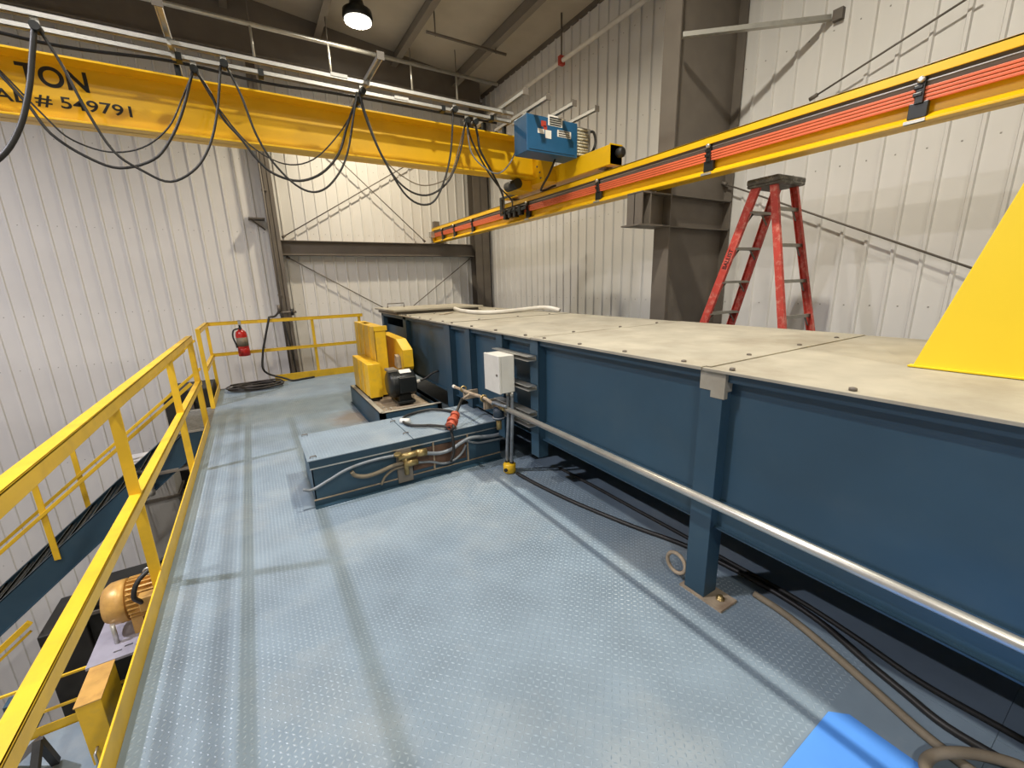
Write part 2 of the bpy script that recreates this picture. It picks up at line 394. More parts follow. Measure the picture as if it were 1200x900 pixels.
# ---- lamps
for i, (lx, ly, lz, lw, lc) in enumerate(LAMPS):
    lb = ['round high-bay lamp hanging under the ceiling near the far rafter'] + ['round high-bay lamp hanging from the roof out over the platform']*5
    t = thing('high_bay_light' if i == 0 else 'high_bay_light_%d_offscreen' % i, lb[i], 'lamp', (lx, ly, lz-.1), 'high-bay lamps under the roof')
    MB().lathe([(.06,.20),(.10,.19),(.12,.10),(.21,.06),(.22,-.02),(.205,-.06)], (lx, ly, lz), (0,0,1), 24).build('housing', M['blackpaint'], t)
    MB().lathe([(.19,-.064),(.19,-.075)], (lx, ly, lz), (0,0,1), 24).build('lens' if i == 0 else 'lens_%d_offscreen' % i, LAMPMAT, t)
    MB().cyl((lx, ly, lz+.19), (lx, ly, roof_z(lx)), .012, 6).build('hanger_rod', M['brown'], t)

# ------------------------------------------------------------------ platform deck
XD0, XD1, YD0, YD1 = -.62, XW-.03, -3.0, 8.108
fl = struct(MB().box((XD0, YD0, -.10), (XD1, YD1, -.008)).build('floor', M['deck']))
fl['label'] = 'grey blue tread plate deck of the mezzanine platform'
xs = [XD0, 1.95, 3.4, XD1]; ys = [YD0, .1, 6.78, YD1]
for i in range(3):
    for j in range(3):
        MB().box((xs[i]+.0012, ys[j]+.0006, -.0085), (xs[i+1]-.0012, ys[j+1]-.0006, 0)).build('deck_plate', M['deck'], fl)
# raised tread bars
m = MB(); P = .0215; L, Wd, H = .0100, .0040, .0016
vs = []; fs = []
nx = int((1.95-(XD0+.02))/P); ny = int((YD1-.45)/P)
for j in range(ny):
    y = .45+(j+.5)*P
    for i in range(nx):
        x = XD0+.02+(i+.5)*P
        if .20 < x and 3.12 < y < 3.72: continue
        s = 1 if (i+j) % 2 else -1
        dx, dy = .7071, .7071*s; nxx, nyy = -dy, dx; n = len(vs)
        vs += [(x-dx*L, y-dy*L, 0), (x+nxx*Wd, y+nyy*Wd, 0), (x+dx*L, y+dy*L, 0), (x-nxx*Wd, y-nyy*Wd, 0), (x-dx*L*.4, y-dy*L*.4, H), (x+dx*L*.4, y+dy*L*.4, H)]
        fs += [(n, n+4, n+1), (n+1, n+4, n+5, n+2), (n+2, n+5, n+3), (n+3, n+5, n+4, n)]
me = bpy.data.meshes.new('tread_bars'); me.from_pydata(vs, [], fs); me.materials.append(M['deckbar']); me.update()
bm = bmesh.new(); bm.from_mesh(me)
for f in bm.faces:
    if f.normal.z < 0: f.normal_flip()
bm.to_mesh(me); bm.free()
o = bpy.data.objects.new('tread_bars', me); COL.objects.link(o); o.parent = fl; o['kind'] = 'stuff'
# edge channel under the deck
t = thing('deck_edge_beam', 'dark navy channel beam under the left edge of the platform deck', 'beam', (XD0, 2, -.35))
MB().box((XD0-.0, YD0, -.36), (XD0+.012, YD1, -.10)).build('web', M['blue'], t)
MB().box((XD0, YD0, -.36), (XD0+.09, YD1, -.348)).build('flange', M['blue'], t)
for (x, y, lb) in ((-.5, 4.75, 'black square steel post under the platform edge beside the stair'), (-.5, 7.9, 'black square steel post under the far corner of the platform')):
    t = thing('platform_post', lb, 'post', (x, y, ZG), 'posts under the platform')
    MB().box((x-.09, y-.09, ZG+.02), (x+.09, y+.09, -.10)).build('shaft', M['blue'], t)
    MB().box((x-.16, y-.16, ZG), (x+.16, y+.16, ZG+.02)).build('base_plate', M['blue'], t)

# ------------------------------------------------------------------ guard rails
def angle_post(x, y, z0, z1, par, w=.05):
    MB().box((x-w/2, y-.004, z0), (x+w/2, y+.004, z1)).box((x-w/2, y, z0), (x-w/2+.007, y+w, z1)).build('post', M['yellow'], par, .002)
XRL = -.645
g = thing('guard_rail', 'yellow angle iron guard rail along the left edge of the platform', 'railing', (XRL, 2.5, 0))
MB().box((XRL-.028, YD0, 1.062), (XRL+.028, 5.90, 1.070)).box((XRL+.02, YD0, 1.012), (XRL+.028, 5.90, 1.07)).build('top_rail', M['yellow'], g, .002)
MB().box((XRL-.022, YD0, .552), (XRL+.032, 5.90, .560)).box((XRL+.024, YD0, .505), (XRL+.032, 5.90, .56)).build('mid_rail', M['yellow'], g, .002)
MB().box((XD0-.008, YD0, -.05), (XD0, 5.85, .105)).build('toe_board', M['yellow'], g, .002)
for y in (-2.3, -.65, 1.0, 2.68, 4.38): angle_post(XRL, y, -.2, 1.062, g)
for y in (5.82, 5.885): angle_post(XRL, y, -.2, 1.062, g)
YRF = 8.12
g2 = thing('guard_rail', 'yellow guard rail around the far corner of the platform with the extinguisher on it', 'railing', (XRL, 7.5, 0))
MB().box((XRL-.028, 6.84, 1.062), (XRL+.028, YRF+.02, 1.07)).box((XRL+.02, 6.84, 1.012), (XRL+.028, YRF, 1.07)).build('top_rail', M['yellow'], g2, .002)
MB().box((XRL-.022, 6.84, .552), (XRL+.032, YRF, .56)).box((XRL+.024, 6.84, .505), (XRL+.032, YRF, .56)).build('mid_rail', M['yellow'], g2, .002)
MB().box((XRL, YRF-.028, 1.062), (1.72, YRF+.028, 1.07)).box((XRL, YRF-.028, 1.015), (1.72, YRF-.02, 1.07)).build('top_rail', M['yellow'], g2, .002)
MB().box((XRL, YRF-.028, .572), (1.72, YRF+.022, .58)).box((XRL, YRF-.028, .53), (1.72, YRF-.02, .58)).build('mid_rail', M['yellow'], g2, .002)
MB().box((ony(322,440,YRF).x, YRF-.012, -.02), (1.72, YRF-.004, .12)).build('toe_board', M['yellow'], g2, .002)
MB().box((XD0-.008, 6.9, -.05), (XD0, YRF, .105)).build('toe_board', M['yellow'], g2, .002)
for y in (6.84,): angle_post(XRL, y, -.2, 1.062, g2)
for x in (XRL, ony(369,400,YRF).x, 1.66):
    MB().box((x-.022, YRF-.004, -.05), (x+.022, YRF+.004, 1.062)).box((x-.022, YRF, -.05), (x-.015, YRF+.045, 1.062)).build('post', M['yellow'], g2, .002)

# ------------------------------------------------------------------ stairs going down to the left
def sz(x): return -.035+.8216*(x+.894)
st = thing('steel_stair', 'navy steel stair with yellow handrails descending from the platform opening', 'stair', (-2, 6.3, sz(-3.6)))
YS0, YS1 = 5.80, 6.86
X0, X1 = -4.6, -.894
for y in (YS0, YS1):
    m = MB(); yy = y if y == YS0 else y-.01
    m.prism([(X0, sz(X0)), (X1, sz(X1)), (X1, sz(X1)-.31), (X0, sz(X0)-.31)], 1, yy, yy+.01)
    m.prism([(X0, sz(X0)), (X1, sz(X1)), (X1, sz(X1)-.012), (X0, sz(X0)-.012)], 1, yy, yy+(.06 if y == YS0 else -.05))
    m.prism([(X0, sz(X0)-.298), (X1, sz(X1)-.298), (X1, sz(X1)-.31), (X0, sz(X0)-.31)], 1, yy-.04, yy+.04)
    m.box((X1, yy, -.40), (-.668, yy+.01, 0))
    m.build('stringer', M['blue'], st)
    MB().box((X1-.32, yy-.05, -.425), (-.668, yy+.05, -.40)).build('landing_flange', M['purlin'], st)
    MB().box((X1-.01, yy-.01, -.012), (-.672, yy+.04, -.0)).build('landing_edge', M['steel'], st)
x = X1-.06; k = 0
tr = MB(); 
for k in range(16):
    x = X1-.02-k*.225; z = sz(x-.25)-.015
    if x < X0+.2: break
    m = MB().box((x-.25, YS0+.012, z-.03), (x-.24, YS1-.012, z)).box((x-.01, YS0+.012, z-.03), (x, YS1-.012, z))
    for q in range(7): m.box((x-.245+q*.035, YS0+.012, z-.02), (x-.24+q*.035, YS1-.012, z))
    m.build('tread', M['grating'], st)
MB().plate(X1-.02, XD0-.002, YS0+.012, YS1-.012, -.03, -.012, [(-.672, -.6, 5.81, 5.945), (-.672, -.6, 6.832, 6.9)]).build('landing_plate', M['grating'], st)
for y in (YS0-.012, YS1+.012):
    for xp in (-3.9, -2.11):
        MB().box((xp-.025, y-.006, sz(xp)-.10), (xp+.025, y+.006, sz(xp)+.80)).build('handrail_post', M['yellow'], st)
    MB().bar((X0, y, sz(X0)+.80), (-.70, y, sz(-.70)+.80), .045, .03).build('handrail', M['yellow'], st, .004)
    MB().bar((X0, y, sz(X0)+.425), (-.70, y, sz(-.70)+.425), .045, .035).build('mid_rail', M['yellow'], st, .004)

# ------------------------------------------------------------------ lower level left of the platform
ZL = -1.62
ld = struct(MB().box((-3.2, 2.3, ZL-.08), (-.66, 3.92, ZL)).build('floor_lower', M['deck']), 'grey lower walkway deck beside the gold motor')
g3 = thing('lower_guard_rail', 'worn yellow guard rail of the lower walkway beneath the platform', 'railing', (-1.5, 3.94, ZL))
pa = ony(50, 835, 3.94).z; pb = ony(60, 797, 3.94).z
MB().box((-3.2, 3.936, pa-.008), (-1.0, 3.952, pa+.008)).build('mid_rail', M['yellow'], g3)
MB().box((-3.2, 3.936, pb-.008), (-1.0, 3.952, pb+.008)).build('top_rail', M['yellow'], g3)
MB().box((-3.2, 3.93, ZL-.05), (-.8, 3.938, ZL+.07)).build('toe_board', M['yellow'], g3)
for xp in (-3.1, -2.0): MB().box((xp-.02, 3.938, ZL-.05), (xp+.02, 3.975, pb+.0)).build('post', M['yellow'], g3)
# motor base and machine
zp = -1.10
t = thing('motor_stand', 'lilac grey slotted motor plate on a dark steel stand below the platform', 'stand', (-1.1, 4.1, ZL))
MB().plate(-1.42, -.80, 3.78, 4.50, zp-.02, zp, [(sx-.03, sx+.02, sy-.009, sy+.008) for (sx, sy) in ((-1.25,3.86),(-1.19,3.89),(-1.12,3.86))]).build('top_plate', M['plate'], t)
for xx in (-1.36, -.86):
    for yy in (4.02, 4.44): MB().box((xx-.03, yy-.03, -2.4), (xx+.03, yy+.03, zp-.02)).build('leg', M['dark'], t)
MB().box((-1.4, 3.99, -1.5), (-.82, 4.02, -1.2)).build('skirt', M['dark'], t)
mc = ony(150, 722, 4.12); mx0 = ony(128, 727, 4.12).x; mz = zp+.25; R = .165
t = thing('gold_motor', 'gold finned electric motor with black cable on the lower plate', 'motor', (mx0, 4.12, zp))
ax = (1,0,0)
MB().lathe([(.06,0),(.13,.006),(R*.98,.05),(R,.10),(R,.15)], (mx0, 4.12, mz), ax, 24).build('fan_cover', M['gold'], t)
MB().lathe([(R*.86,.15),(R*.86,.50),(R*.7,.53),(.04,.54),(.03,.62)], (mx0, 4.12, mz), ax, 24).build('body', M['gold'], t)
for k in range(26):
    a = 2*math.pi*k/26; c, s = math.cos(a), math.sin(a)
    MB().bar((mx0+.165, 4.12+c*R*.91, mz+s*R*.91), (mx0+.46, 4.12+c*R*.91, mz+s*R*.91), .008, .035, (0, c, s)).build('fin', M['gold'], t)
for xx in (mx0+.16, mx0+.42): MB().box((xx, 4.0, zp), (xx+.07, 4.24, mz-.10)).build('foot', M['gold'], t)
MB().box((mx0+.25, 3.90, mz-.02), (mx0+.40, 3.99, mz+.10)).build('terminal_box', M['gold'], t, .006)
MB().tube(smooth_path([(mx0+.27, 3.91, mz+.06), (mx0+.25, 3.86, mz+.16), (mx0+.30, 3.9, mz+.27), (mx0+.45, 4.0, mz+.33), (mx0+.6, 4.1, mz+.36)]), .018, 8).build('cable', M['black'], t)
MB().ring((mx0+.30, 4.12, mz+R+.03), .028, .008, 'y', 16, 6).build('lifting_eye', M['steel'], t)
MB().cyl((mx0+.06, 3.96, zp), (mx0+.06, 3.96, mz-.08), .016, 8).build('jack_bolt', M['steel'], t)
t = thing('belt_guard', 'narrow yellow belt guard with scuffed top beside the lower motor plate', 'guard', (-1.3, 3.6, ZL))
MB().box((-1.385, 3.41, ZL+.02), (-1.255, 3.76, -1.10)).build('housing', M['guardyel'], t, .004)
MB().box((-1.39, 3.405, -1.102), (-1.25, 3.765, -1.094)).build('lid', M['gold'], t)
MB().tube([(-1.34, 3.41, -1.46), (-1.34, 3.35, -1.46), (-1.34, 3.35, -1.58), (-1.34, 3.41, -1.58)], .008, 6).build('handle', M['steel'], t)
for xx in (-1.37, -1.27): MB().box((xx-.02, 3.45, ZL), (xx+.02, 3.72, ZL+.03)).build('foot', M['dark'], t)
ztop = ony(100, 708, 4.9).z
t = thing('black_machine', 'black greasy machine frame behind the gold motor', 'machine', (-1.3, 5.2, -3))
mxl = ony(86, 712, 4.9).x
MB().box((mxl, 4.9, ztop-.05), (-.55, 5.02, ztop)).build('top_beam', M['dark'], t, .005)
MB().box((mxl+.02, 5.0, -3.0), (-.6, 5.6, ztop-.12)).build('body', M['dark'], t, .01)
MB().box((mxl-.30, 4.95, -3.0), (mxl+.03, 5.55, ztop-.22)).build('side_box', M['dark'], t, .01)
MB().box((mxl+.01, 4.88, ztop-.12), (-.9, 4.9, ztop-.09)).build('rail', M['brown'], t)
for (dx, dz) in ((.18,-.3),(.30,-.42),(.12,-.55),(.4,-.25)): MB().cyl((mxl+dx, 5.0, ztop+dz), (mxl+dx, 4.96, ztop+dz), .03, 10).build('grease_fitting', M['brass'], t)
for xx in (mxl+.05, -.65):
    MB().box((xx-.04, 5.1, ZG), (xx+.04, 5.5, -3.0)).build('leg', M['dark'], t)
# dark cabinet beyond the stairs
a = ony(190, 465, 7.6)
t = thing('dark_cabinet', 'black steel machine cabinet standing beyond the stair beside the platform', 'cabinet', (a.x+.4, 7.9, -2))
MB().prism([(a.x+.10, a.z+.05), (a.x, a.z-.08), (a.x, -2.2), (-.68, -2.2), (-.68, a.z+.05)], 1, 7.6, 8.3).build('body', M['dark'], t, .01)
MB().box((a.x+.3, 7.55, a.z-.6), (a.x+.34, 7.6, a.z-.1)).build('door_bar', M['brown'], t)
MB().box((a.x+.1, 7.62, ZG), (a.x+.2, 8.2, -2.2)).build('leg', M['dark'], t)
MB().box((-.8, 7.62, ZG), (-.72, 8.2, -2.2)).build('leg', M['dark'], t)
# pipe fitting near the stair and grey duct
a = ony(177, 575, 5.72)
t = thing('pipe_fitting', 'small silver hose coupling hanging beside the stair stringer', 'fitting', tuple(a))
MB().lathe([(.025,-.06),(.04,-.05),(.04,0),(.028,.01),(.028,.08),(.04,.09),(.04,.12)], a, (.2,0,1), 14).build('coupling', M['steel'], t)
MB().tube(smooth_path([a+V(.0,0,.10), a+V(-.02,.02,.18), a+V(-.05,.04,.22), a+V(-.1,.09,.20)]), .02, 8).build('hose', M['black'], t)
a = ony(200, 600, 6.95)
t = thing('grey_duct', 'pale grey sheet metal duct rising under the stair landing', 'duct', (a.x, 7.2, ZG))
MB().box((a.x-.35, 6.95, ZG), (a.x+.12, 7.4, -.62)).build('duct', M['wall'], t, .01)
MB().box((a.x-.38, 6.92, -1.2), (a.x+.15, 7.43, -1.16)).build('collar', M['purlin'], t)
# lower frame pieces at the bottom left
t = thing('tripod_frame', 'dark angle iron trestle standing on the lower walkway', 'trestle', (-1.75, 3.3, ZL))
q = onz(45, 868, -1.30)
MB().bar(q, onz(12, 900, -1.62+.02), .04, .04).build('leg', M['brown'], t)
MB().bar(q, onz(66, 893, -1.62+.02), .04, .04).build('leg', M['dark'], t)
MB().bar(q, q+V(-.02,-.28,-.30), .04, .04).build('leg', M['dark'], t)
t = thing('lower_post', 'dark navy post beside the trestle at the edge of the lower walkway', 'post', (-2.05, 3.7, ZL))
q = onz(16, 880, ZL)
MB().box((q.x-.05, q.y+.15, ZL), (q.x+.05, q.y+.25, -1.36)).build('shaft', M['blue'], t)
MB().box((q.x-.08, q.y+.12, ZL), (q.x+.08, q.y+.28, ZL+.012)).build('base_plate', M['blue'], t)
a = ony(0, 762, 5.0); b2 = ony(33, 731, 5.0)
t = thing('lower_handrail', 'yellow sloping handrail passing below the navy stair stringer', 'railing', tuple(a))
d = (b2-a)
MB().bar(a-d*1.2, b2+d*.05, .035, .045).build('rail', M['yellow'], t)
MB().bar(a-d*1.2+V(0,.0,-.08), b2+d*.0+V(0,0,-.08), .02, .02).build('lower_rail', M['yellow'], t)
MB().box((a.x-.4, 5.0, -3.5), (a.x-.36, 5.04, a.z-.2)).build('post', M['yellow'], t)

# ------------------------------------------------------------------ long blue housing on the right
XB, XP, ZC = 1.70, 1.765, 1.165
YB0, YB1, XBB = -1.6, 6.72, 3.30
h = thing('conveyor_housing', 'long blue steel conveyor housing with dusty beige cover plates', 'machine', (2.5, 3, 0))
PZ0 = .40
posts = [(4.03,4.19),(3.56,3.67),(2.95,3.06),(2.44,2.55),(1.035,1.145),(-.45,-.34)]
bays = [(4.19,5.55),(3.67,4.03),(3.06,3.56),(2.55,2.95),(1.145,2.44),(-.34,1.035),(YB0,-.45)]
for (y0_, y1_) in bays: MB().box((XP, y0_-.02, PZ0), (XP+.008, y1_+.02, ZC-.012)).build('side_panel', M['blue'], h)
# far bay with an opening under the top band
MB().box((XP, 5.55, .25), (XP+.008, YB1, .98)).build('side_panel', M['blue'], h)
MB().box((XP-.03, 5.5, 1.10), (XP+.008, YB1, ZC-.012)).box((XP-.05, 5.52, .25), (XP+.01, 5.64, ZC-.012)).box((XP-.05, YB1-.10, .25), (XP+.01, YB1, ZC-.012)).build('end_frame', M['blue'], h)
MB().box((XP+.35, 5.5, .4), (XP+.36, YB1, 1.1)).build('inner_wall', M['blue'], h)
for i, (y0_, y1_) in enumerate(posts):
    zb = {0: .24, 1: .37, 2: .25, 3: .25, 4: .012, 5: .012}[i]
    if i < 4:
        m = MB().box((XB, y0_, zb), (XB+.008, y1_, ZC-.012)).box((XB, y0_, zb), (XP+.02, y0_+.008, ZC-.012)).box((XB, y1_-.008, zb), (XP+.02, y1_, ZC-.012))
    else:
        m = MB().box((XB, y0_, zb), (XB+.10, y1_, ZC-.012))
    p_ = m.build('post', M['blue'], h, .003)
    if i >= 4:
        MB().box((XB-.01, y0_-.10, 0), (XB+.12, y1_+.02, .012)).build('foot_plate', M['rusty'], p_)
        MB().lathe([(.022,0),(.022,.004),(.014,.005),(.014,.018),(.002,.019)], (XB+.06, y0_-.05, .012), (0,0,1), 6).build('anchor_bolt', M['brass'], p_)
        MB().box((XB-.005, y0_-.01, ZC-.10), (XB+.05, y1_+.0, ZC-.005)).box((XB-.005, y0_-.01, ZC-.13), (XB+.02, y0_+.055, ZC-.10)).build('bare_cap', M['cover'], p_)
for (y0_, y1_) in ((YB0, 1.035), (1.145, 2.44)):
    MB().box((XP-.035, y0_, PZ0-.008), (XP+.008, y1_, PZ0)).build('bottom_lip', M['blue'], h)
    MB().box((XP-.012, y0_, PZ0), (XP, y1_, PZ0+.13)).build('bottom_band', M['blue'], h)
MB().box((XP-.03, 2.55, PZ0-.008), (XP+.008, 5.55, PZ0)).build('bottom_lip', M['blue'], h)
MB().box((XP-.05, YB0, ZC-.055), (XP+.0, YB1, ZC-.012)).build('top_angle', M['blue'], h)
MB().box((XBB-.01, YB0, .0), (XBB, YB1, ZC-.012)).build('back_panel', M['blue'], h)
MB().box((XP, YB1-.01, .25), (XBB, YB1, ZC-.012)).build('end_panel', M['blue'], h)
MB().box((XP, YB0, PZ0-.02), (XBB, YB1, PZ0-.01)).build('bottom_plate', M['blue'], h)
# inner legs in the dark underneath
for yy in (.2, 2.0, 4.0, 6.0):
    MB().box((2.9, yy, 0), (3.0, yy+.1, PZ0-.02)).build('inner_leg', M['blue'], h)
cuts = [YB0, -.40, 1.13, 2.50, 4.10, 5.42, YB1]
for k in range(6):
    m = MB().box((XB-.025, cuts[k]+.003, ZC-.012), (XBB+.03, cuts[k+1]-.003, ZC+.004-(k%2)*.003))
    c_ = m.build('cover_plate', M['cover'], h, .002)
    for yy in ([5.48, 5.545, 5.61, 5.675] if k == 5 else [cuts[k]+.12+q*((cuts[k+1]-cuts[k]-.24)/3) for q in range(4)]):
        MB().lathe([(.013,0),(.013,.009),(.005,.012)], (XB+.012, yy, ZC+.002), (0,0,1), 6).build('bolt', M['brown'], c_)
    for xx in ((1.9, 2.1, 2.27) if k == 1 else (2.1, 2.6, 3.05)):
        MB().lathe([(.013,0),(.013,.008),(.005,.011)], (xx, cuts[k]+.03, ZC+.002), (0,0,1), 6).build('bolt', M['brown'], c_)
    if k: MB().box((XB, cuts[k]-.028, ZC+.003), (XBB, cuts[k]-.004, ZC+.0065)).build('seam_strip', M['cover'], c_)
# hatch lid at the far end
t = thing('hatch_lid', 'dusty raised hatch lid with bent handle at the far end of the housing', 'lid', (2.3, 6.2, ZC))
hz = ZC+.004
MB().box((1.66, 5.75, hz), (2.92, 6.66, hz+.035)).build('rim', M['brown'], t)
MB().box((1.62, 5.70, hz+.035), (2.98, 6.72, hz+.06)).build('plate', M['cover'], t, .004)
MB().tube([(1.75, 6.45, hz+.06), (1.75, 6.45, hz+.12), (2.0, 6.45, hz+.12), (2.0, 6.45, hz+.06)], .008, 6).build('handle', M['brown'], t)
# white hose and wooden strip on the covers
t = thing('white_hose_piece', 'short bent length of white hose lying on the beige covers', 'hose', (2.8, 4.7, ZC))
zz = ZC+.03
hp = [onz(533,361.5,zz+.02), onz(541,364,zz+.0), onz(560,366,zz), onz(585,365.5,zz), onz(610,363,zz+.004), onz(632,360.5,zz+.02), onz(645,361,zz+.025), onz(656,363.5,zz)]
pth = smooth_path(hp); d = (pth[-1]-pth[-2]).normalized()
MB().tube(pth+[pth[-1], pth[-1]-d*.04], .026, 12, True, [.026]*len(pth)+[.020, .020]).build('hose', M['pvc'], t)
o = MB().bar(onz(517,368.5,ZC+.012), onz(529,366,ZC+.012), .06, .012).build('wood_strip', M['wood'])
tag(o, 'short flat wooden strip beside the white hose on the covers', 'strip')
# yellow hood at the right edge of the picture
t = thing('yellow_hood', 'bright yellow sloping sheet metal hood standing on the beige covers', 'hood', (2.7, .2, ZC))
p1 = onz(1071, 428, ZC+.006); p2 = onz(1200, 445, ZC+.006)
top = onx(1215, 185, 2.40)
zb = ZC+.004; xh = 2.33
yt = onx(1200, 210, xh+.05)
H2 = 1.0; yf = p1.y; sl = (yf-yt.y)/(yt.z-zb)
vs = [(xh, yf, zb), (xh, -.9, zb), (3.2, -.9, zb), (3.2, yf, zb),
      (xh+.10, yf-sl*H2, zb+H2), (xh+.10, -.9+sl*H2*.4, zb+H2), (3.0, -.9+sl*H2*.4, zb+H2), (3.0, yf-sl*H2, zb+H2)]
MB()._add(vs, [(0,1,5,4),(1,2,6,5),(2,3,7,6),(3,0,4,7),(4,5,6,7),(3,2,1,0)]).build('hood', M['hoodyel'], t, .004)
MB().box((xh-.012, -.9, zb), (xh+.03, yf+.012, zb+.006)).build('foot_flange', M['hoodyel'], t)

# ------------------------------------------------------------------ air pipe along the housing
t = thing('air_pipe', 'dusty grey pipe running along the front of the blue housing', 'pipe', (1.56, 1, .57))
zpz = .61
MB().cyl((1.56, -1.4, zpz+.01), (1.56, 2.70, zpz), .019, 12).build('pipe', M['steel'], t)
MB().cyl((1.56, 2.68, zpz), (1.56, 2.76, zpz), .026, 12).build('coupling', M['brass'], t)
MB().tube(smooth_path([(1.56,2.76,zpz),(1.56,2.85,zpz-.01),(1.56,3.05,zpz+.005),(1.56,3.3,zpz-.01),(1.56,3.64,zpz-.02)]), .014, 10).build('branch', M['rusty'], t)
MB().cyl((1.56,3.64,zpz-.02),(1.56,3.68,zpz-.02), .017, 10).build('end_cap', M['pvc'], t)
for yy in (3.45, 3.05): 
    MB().ring((1.56, yy, zpz), .026, .008, 'y', 14, 6).build('clamp', M['brass'], t)
    MB().box((1.56, yy-.012, zpz-.10), (1.70, yy+.012, zpz-.02)).build('bracket', M['rusty'], t)
MB().lathe([(.03,-.05),(.045,-.045),(.045,.045),(.03,.05)], (1.56, 2.80, zpz-.07), (0,0,1), 14).build('valve_body', M['navy'], t)
MB().tube(smooth_path([(1.54,2.86,zpz-.0),(1.52,2.80,zpz+.03),(1.52,2.72,zpz+.03),(1.54,2.64,zpz+.03)]), .012, 8).build('valve_handle', M['greyhose'], t)
MB().ring((1.56, 2.80, zpz-.10), .047, .006, 'z', 18, 6).build('clamp', M['greyhose'], t)
MB().cyl((1.56, 2.80, zpz-.2), (1.56, 2.80, zpz-.1), .022, 10).build('nipple', M['brass'], t)
MB().tube([(1.56,3.30,zpz-.01),(1.50,3.36,zpz-.07)], .012, 8).build('hose_tail', M['rusty'], t)

# electrical enclosure on struts
t = thing('electrical_enclosure', 'small white electrical enclosure on strut channels against the blue housing', 'enclosure', (1.55, 2.75, .75))
X0_, X1_, Y0_, Y1_ = 1.485, 1.62, 2.64, 2.87
MB().box((X0_+.022, Y0_, .745), (X1_, Y1_, 1.03)).build('body', M['white'], t, .004)
MB().box((X0_, Y0_-.003, .742), (X0_+.02, Y1_+.003, 1.033)).build('door', M['white'], t, .005)
MB().cyl((X0_-.006, Y0_+.03, .885), (X0_+.002, Y0_+.03, .885), .009, 10).build('latch', M['brown'], t)
for zz_ in (1.02, .80, .60, .52):
    m = MB().box((1.62, 2.46, zz_-.02), (1.70, 2.99, zz_+.02)) if False else MB().box((1.625, 2.46, zz_+.012), (1.70, 2.99, zz_+.018)).box((1.625, 2.46, zz_-.018), (1.70, 2.99, zz_-.012)).box((1.694, 2.46, zz_-.018), (1.70, 2.99, zz_+.018))
    m.build('strut_channel', M['steel'], t)
for (yy, xx) in ((2.66, 1.604), (2.72, 1.604)):
    MB().cyl((xx, yy, .70), (xx, yy, .745), .0155, 10).build('conduit_hub', M['steel'], t)
for k, (yy, xx) in enumerate(((2.72, 1.604), (2.66, 1.604))):
    o = MB().tube(smooth_path([(xx, yy, .71), (xx, yy, .56), (xx+.001, yy+.012, .44), (1.625+.012*k, 2.79-.05*k, .26), (1.645+.018*k, 2.835-.04*k, .09)]), .0135, 10).build('flexible_conduit', M['greyhose'])
    tag(o, ['grey flexible conduit from the front of the white enclosure to the yellow floor box', 'grey flexible conduit from the back of the white enclosure to the yellow floor box'][k], 'conduit', 'conduits under the enclosure')
t = thing('floor_junction_box', 'little yellow junction box on the deck below the white enclosure', 'junction box', (1.66, 2.82, 0))
MB().lathe([(.035,0),(.052,.01),(.055,.075),(.045,.085),(.03,.09)], (1.655, 2.815, 0), (0,0,1), 10).build('box', M['guardyel'], t)
MB().cyl((1.60, 2.79, .04), (1.61, 2.795, .04), .016, 10).build('knockout', M['ink'], t)
for (dx, dy) in ((-.01,.02),(.008,-.02)): MB().cyl((1.655+dx, 2.815+dy, .08), (1.655+dx, 2.815+dy, .11), .018, 8).build('gland', M['ink'], t)

# cables on the deck under the housing
def floor_cable(name, pts, r, m_, label, cat='cable', grp=None):
    o = MB().tube(smooth_path([onz(x, y, r) + V(0,0,dz) for (x, y, dz) in pts]), r, 8).build(name, M[m_])
    return tag(o, label, cat, grp)
floor_cable('power_cable', [(606,556,.01),(630,568,0),(665,585,0),(700,600,0),(745,618,0),(800,638,0),(850,662,0),(905,692,0),(960,728,0),(1015,775,0),(1060,812,0),(1110,852,0),(1200,905,0)], .014, 'black', 'black cable running from the yellow floor box along the foot of the housing')
floor_cable('power_cable', [(655,548,0),(700,572,0),(745,597,0),(800,627,0),(850,656,0),(930,700,0),(1000,745,0),(1080,800,0),(1200,868,0)], .012, 'dark', 'dark thin cable lying deeper under the blue housing')
floor_cable('air_hose', [(884,696,0),(912,714,0),(946,740,0),(990,778,0),(1035,818,0),(1080,858,0),(1125,893,0),(1200,945,0)], .016, 'tan', 'tan dusty hose lying beside the black cable on the deck', 'hose')
c = onz(1150, 905, .02)
o = MB().tube(smooth_path([onz(1090,915,.024), onz(1084,897,.024), onz(1092,886,.03), onz(1115,882,.052), onz(1150,885,.052), onz(1200,900,.054), onz(1230,925,.05)]), .017, 10).build('hose_loop', M['tan'])
tag(o, 'curved loop of tan hose on the deck next to the blue patch', 'hose')
# shackle behind post
t = MB().ring((1.71, 1.208, .10), .055, .010, 'x', 20, 8).build('lifting_ring', M['rusty'])
tag(t, 'rusty lifting ring leaning on the blue post near its foot plate', 'ring')
# thin flat bright blue patch on the deck
t = MB().prism([(.55,-.6),(1.63,-.6),(1.63,.40),(1.58,.445),(1.0,.435),(.55,.43)], 2, .0018, .005).build('blue_patch', M['skyblue'])
tag(t, 'bright blue flat patch on the tread plate', 'sheet')

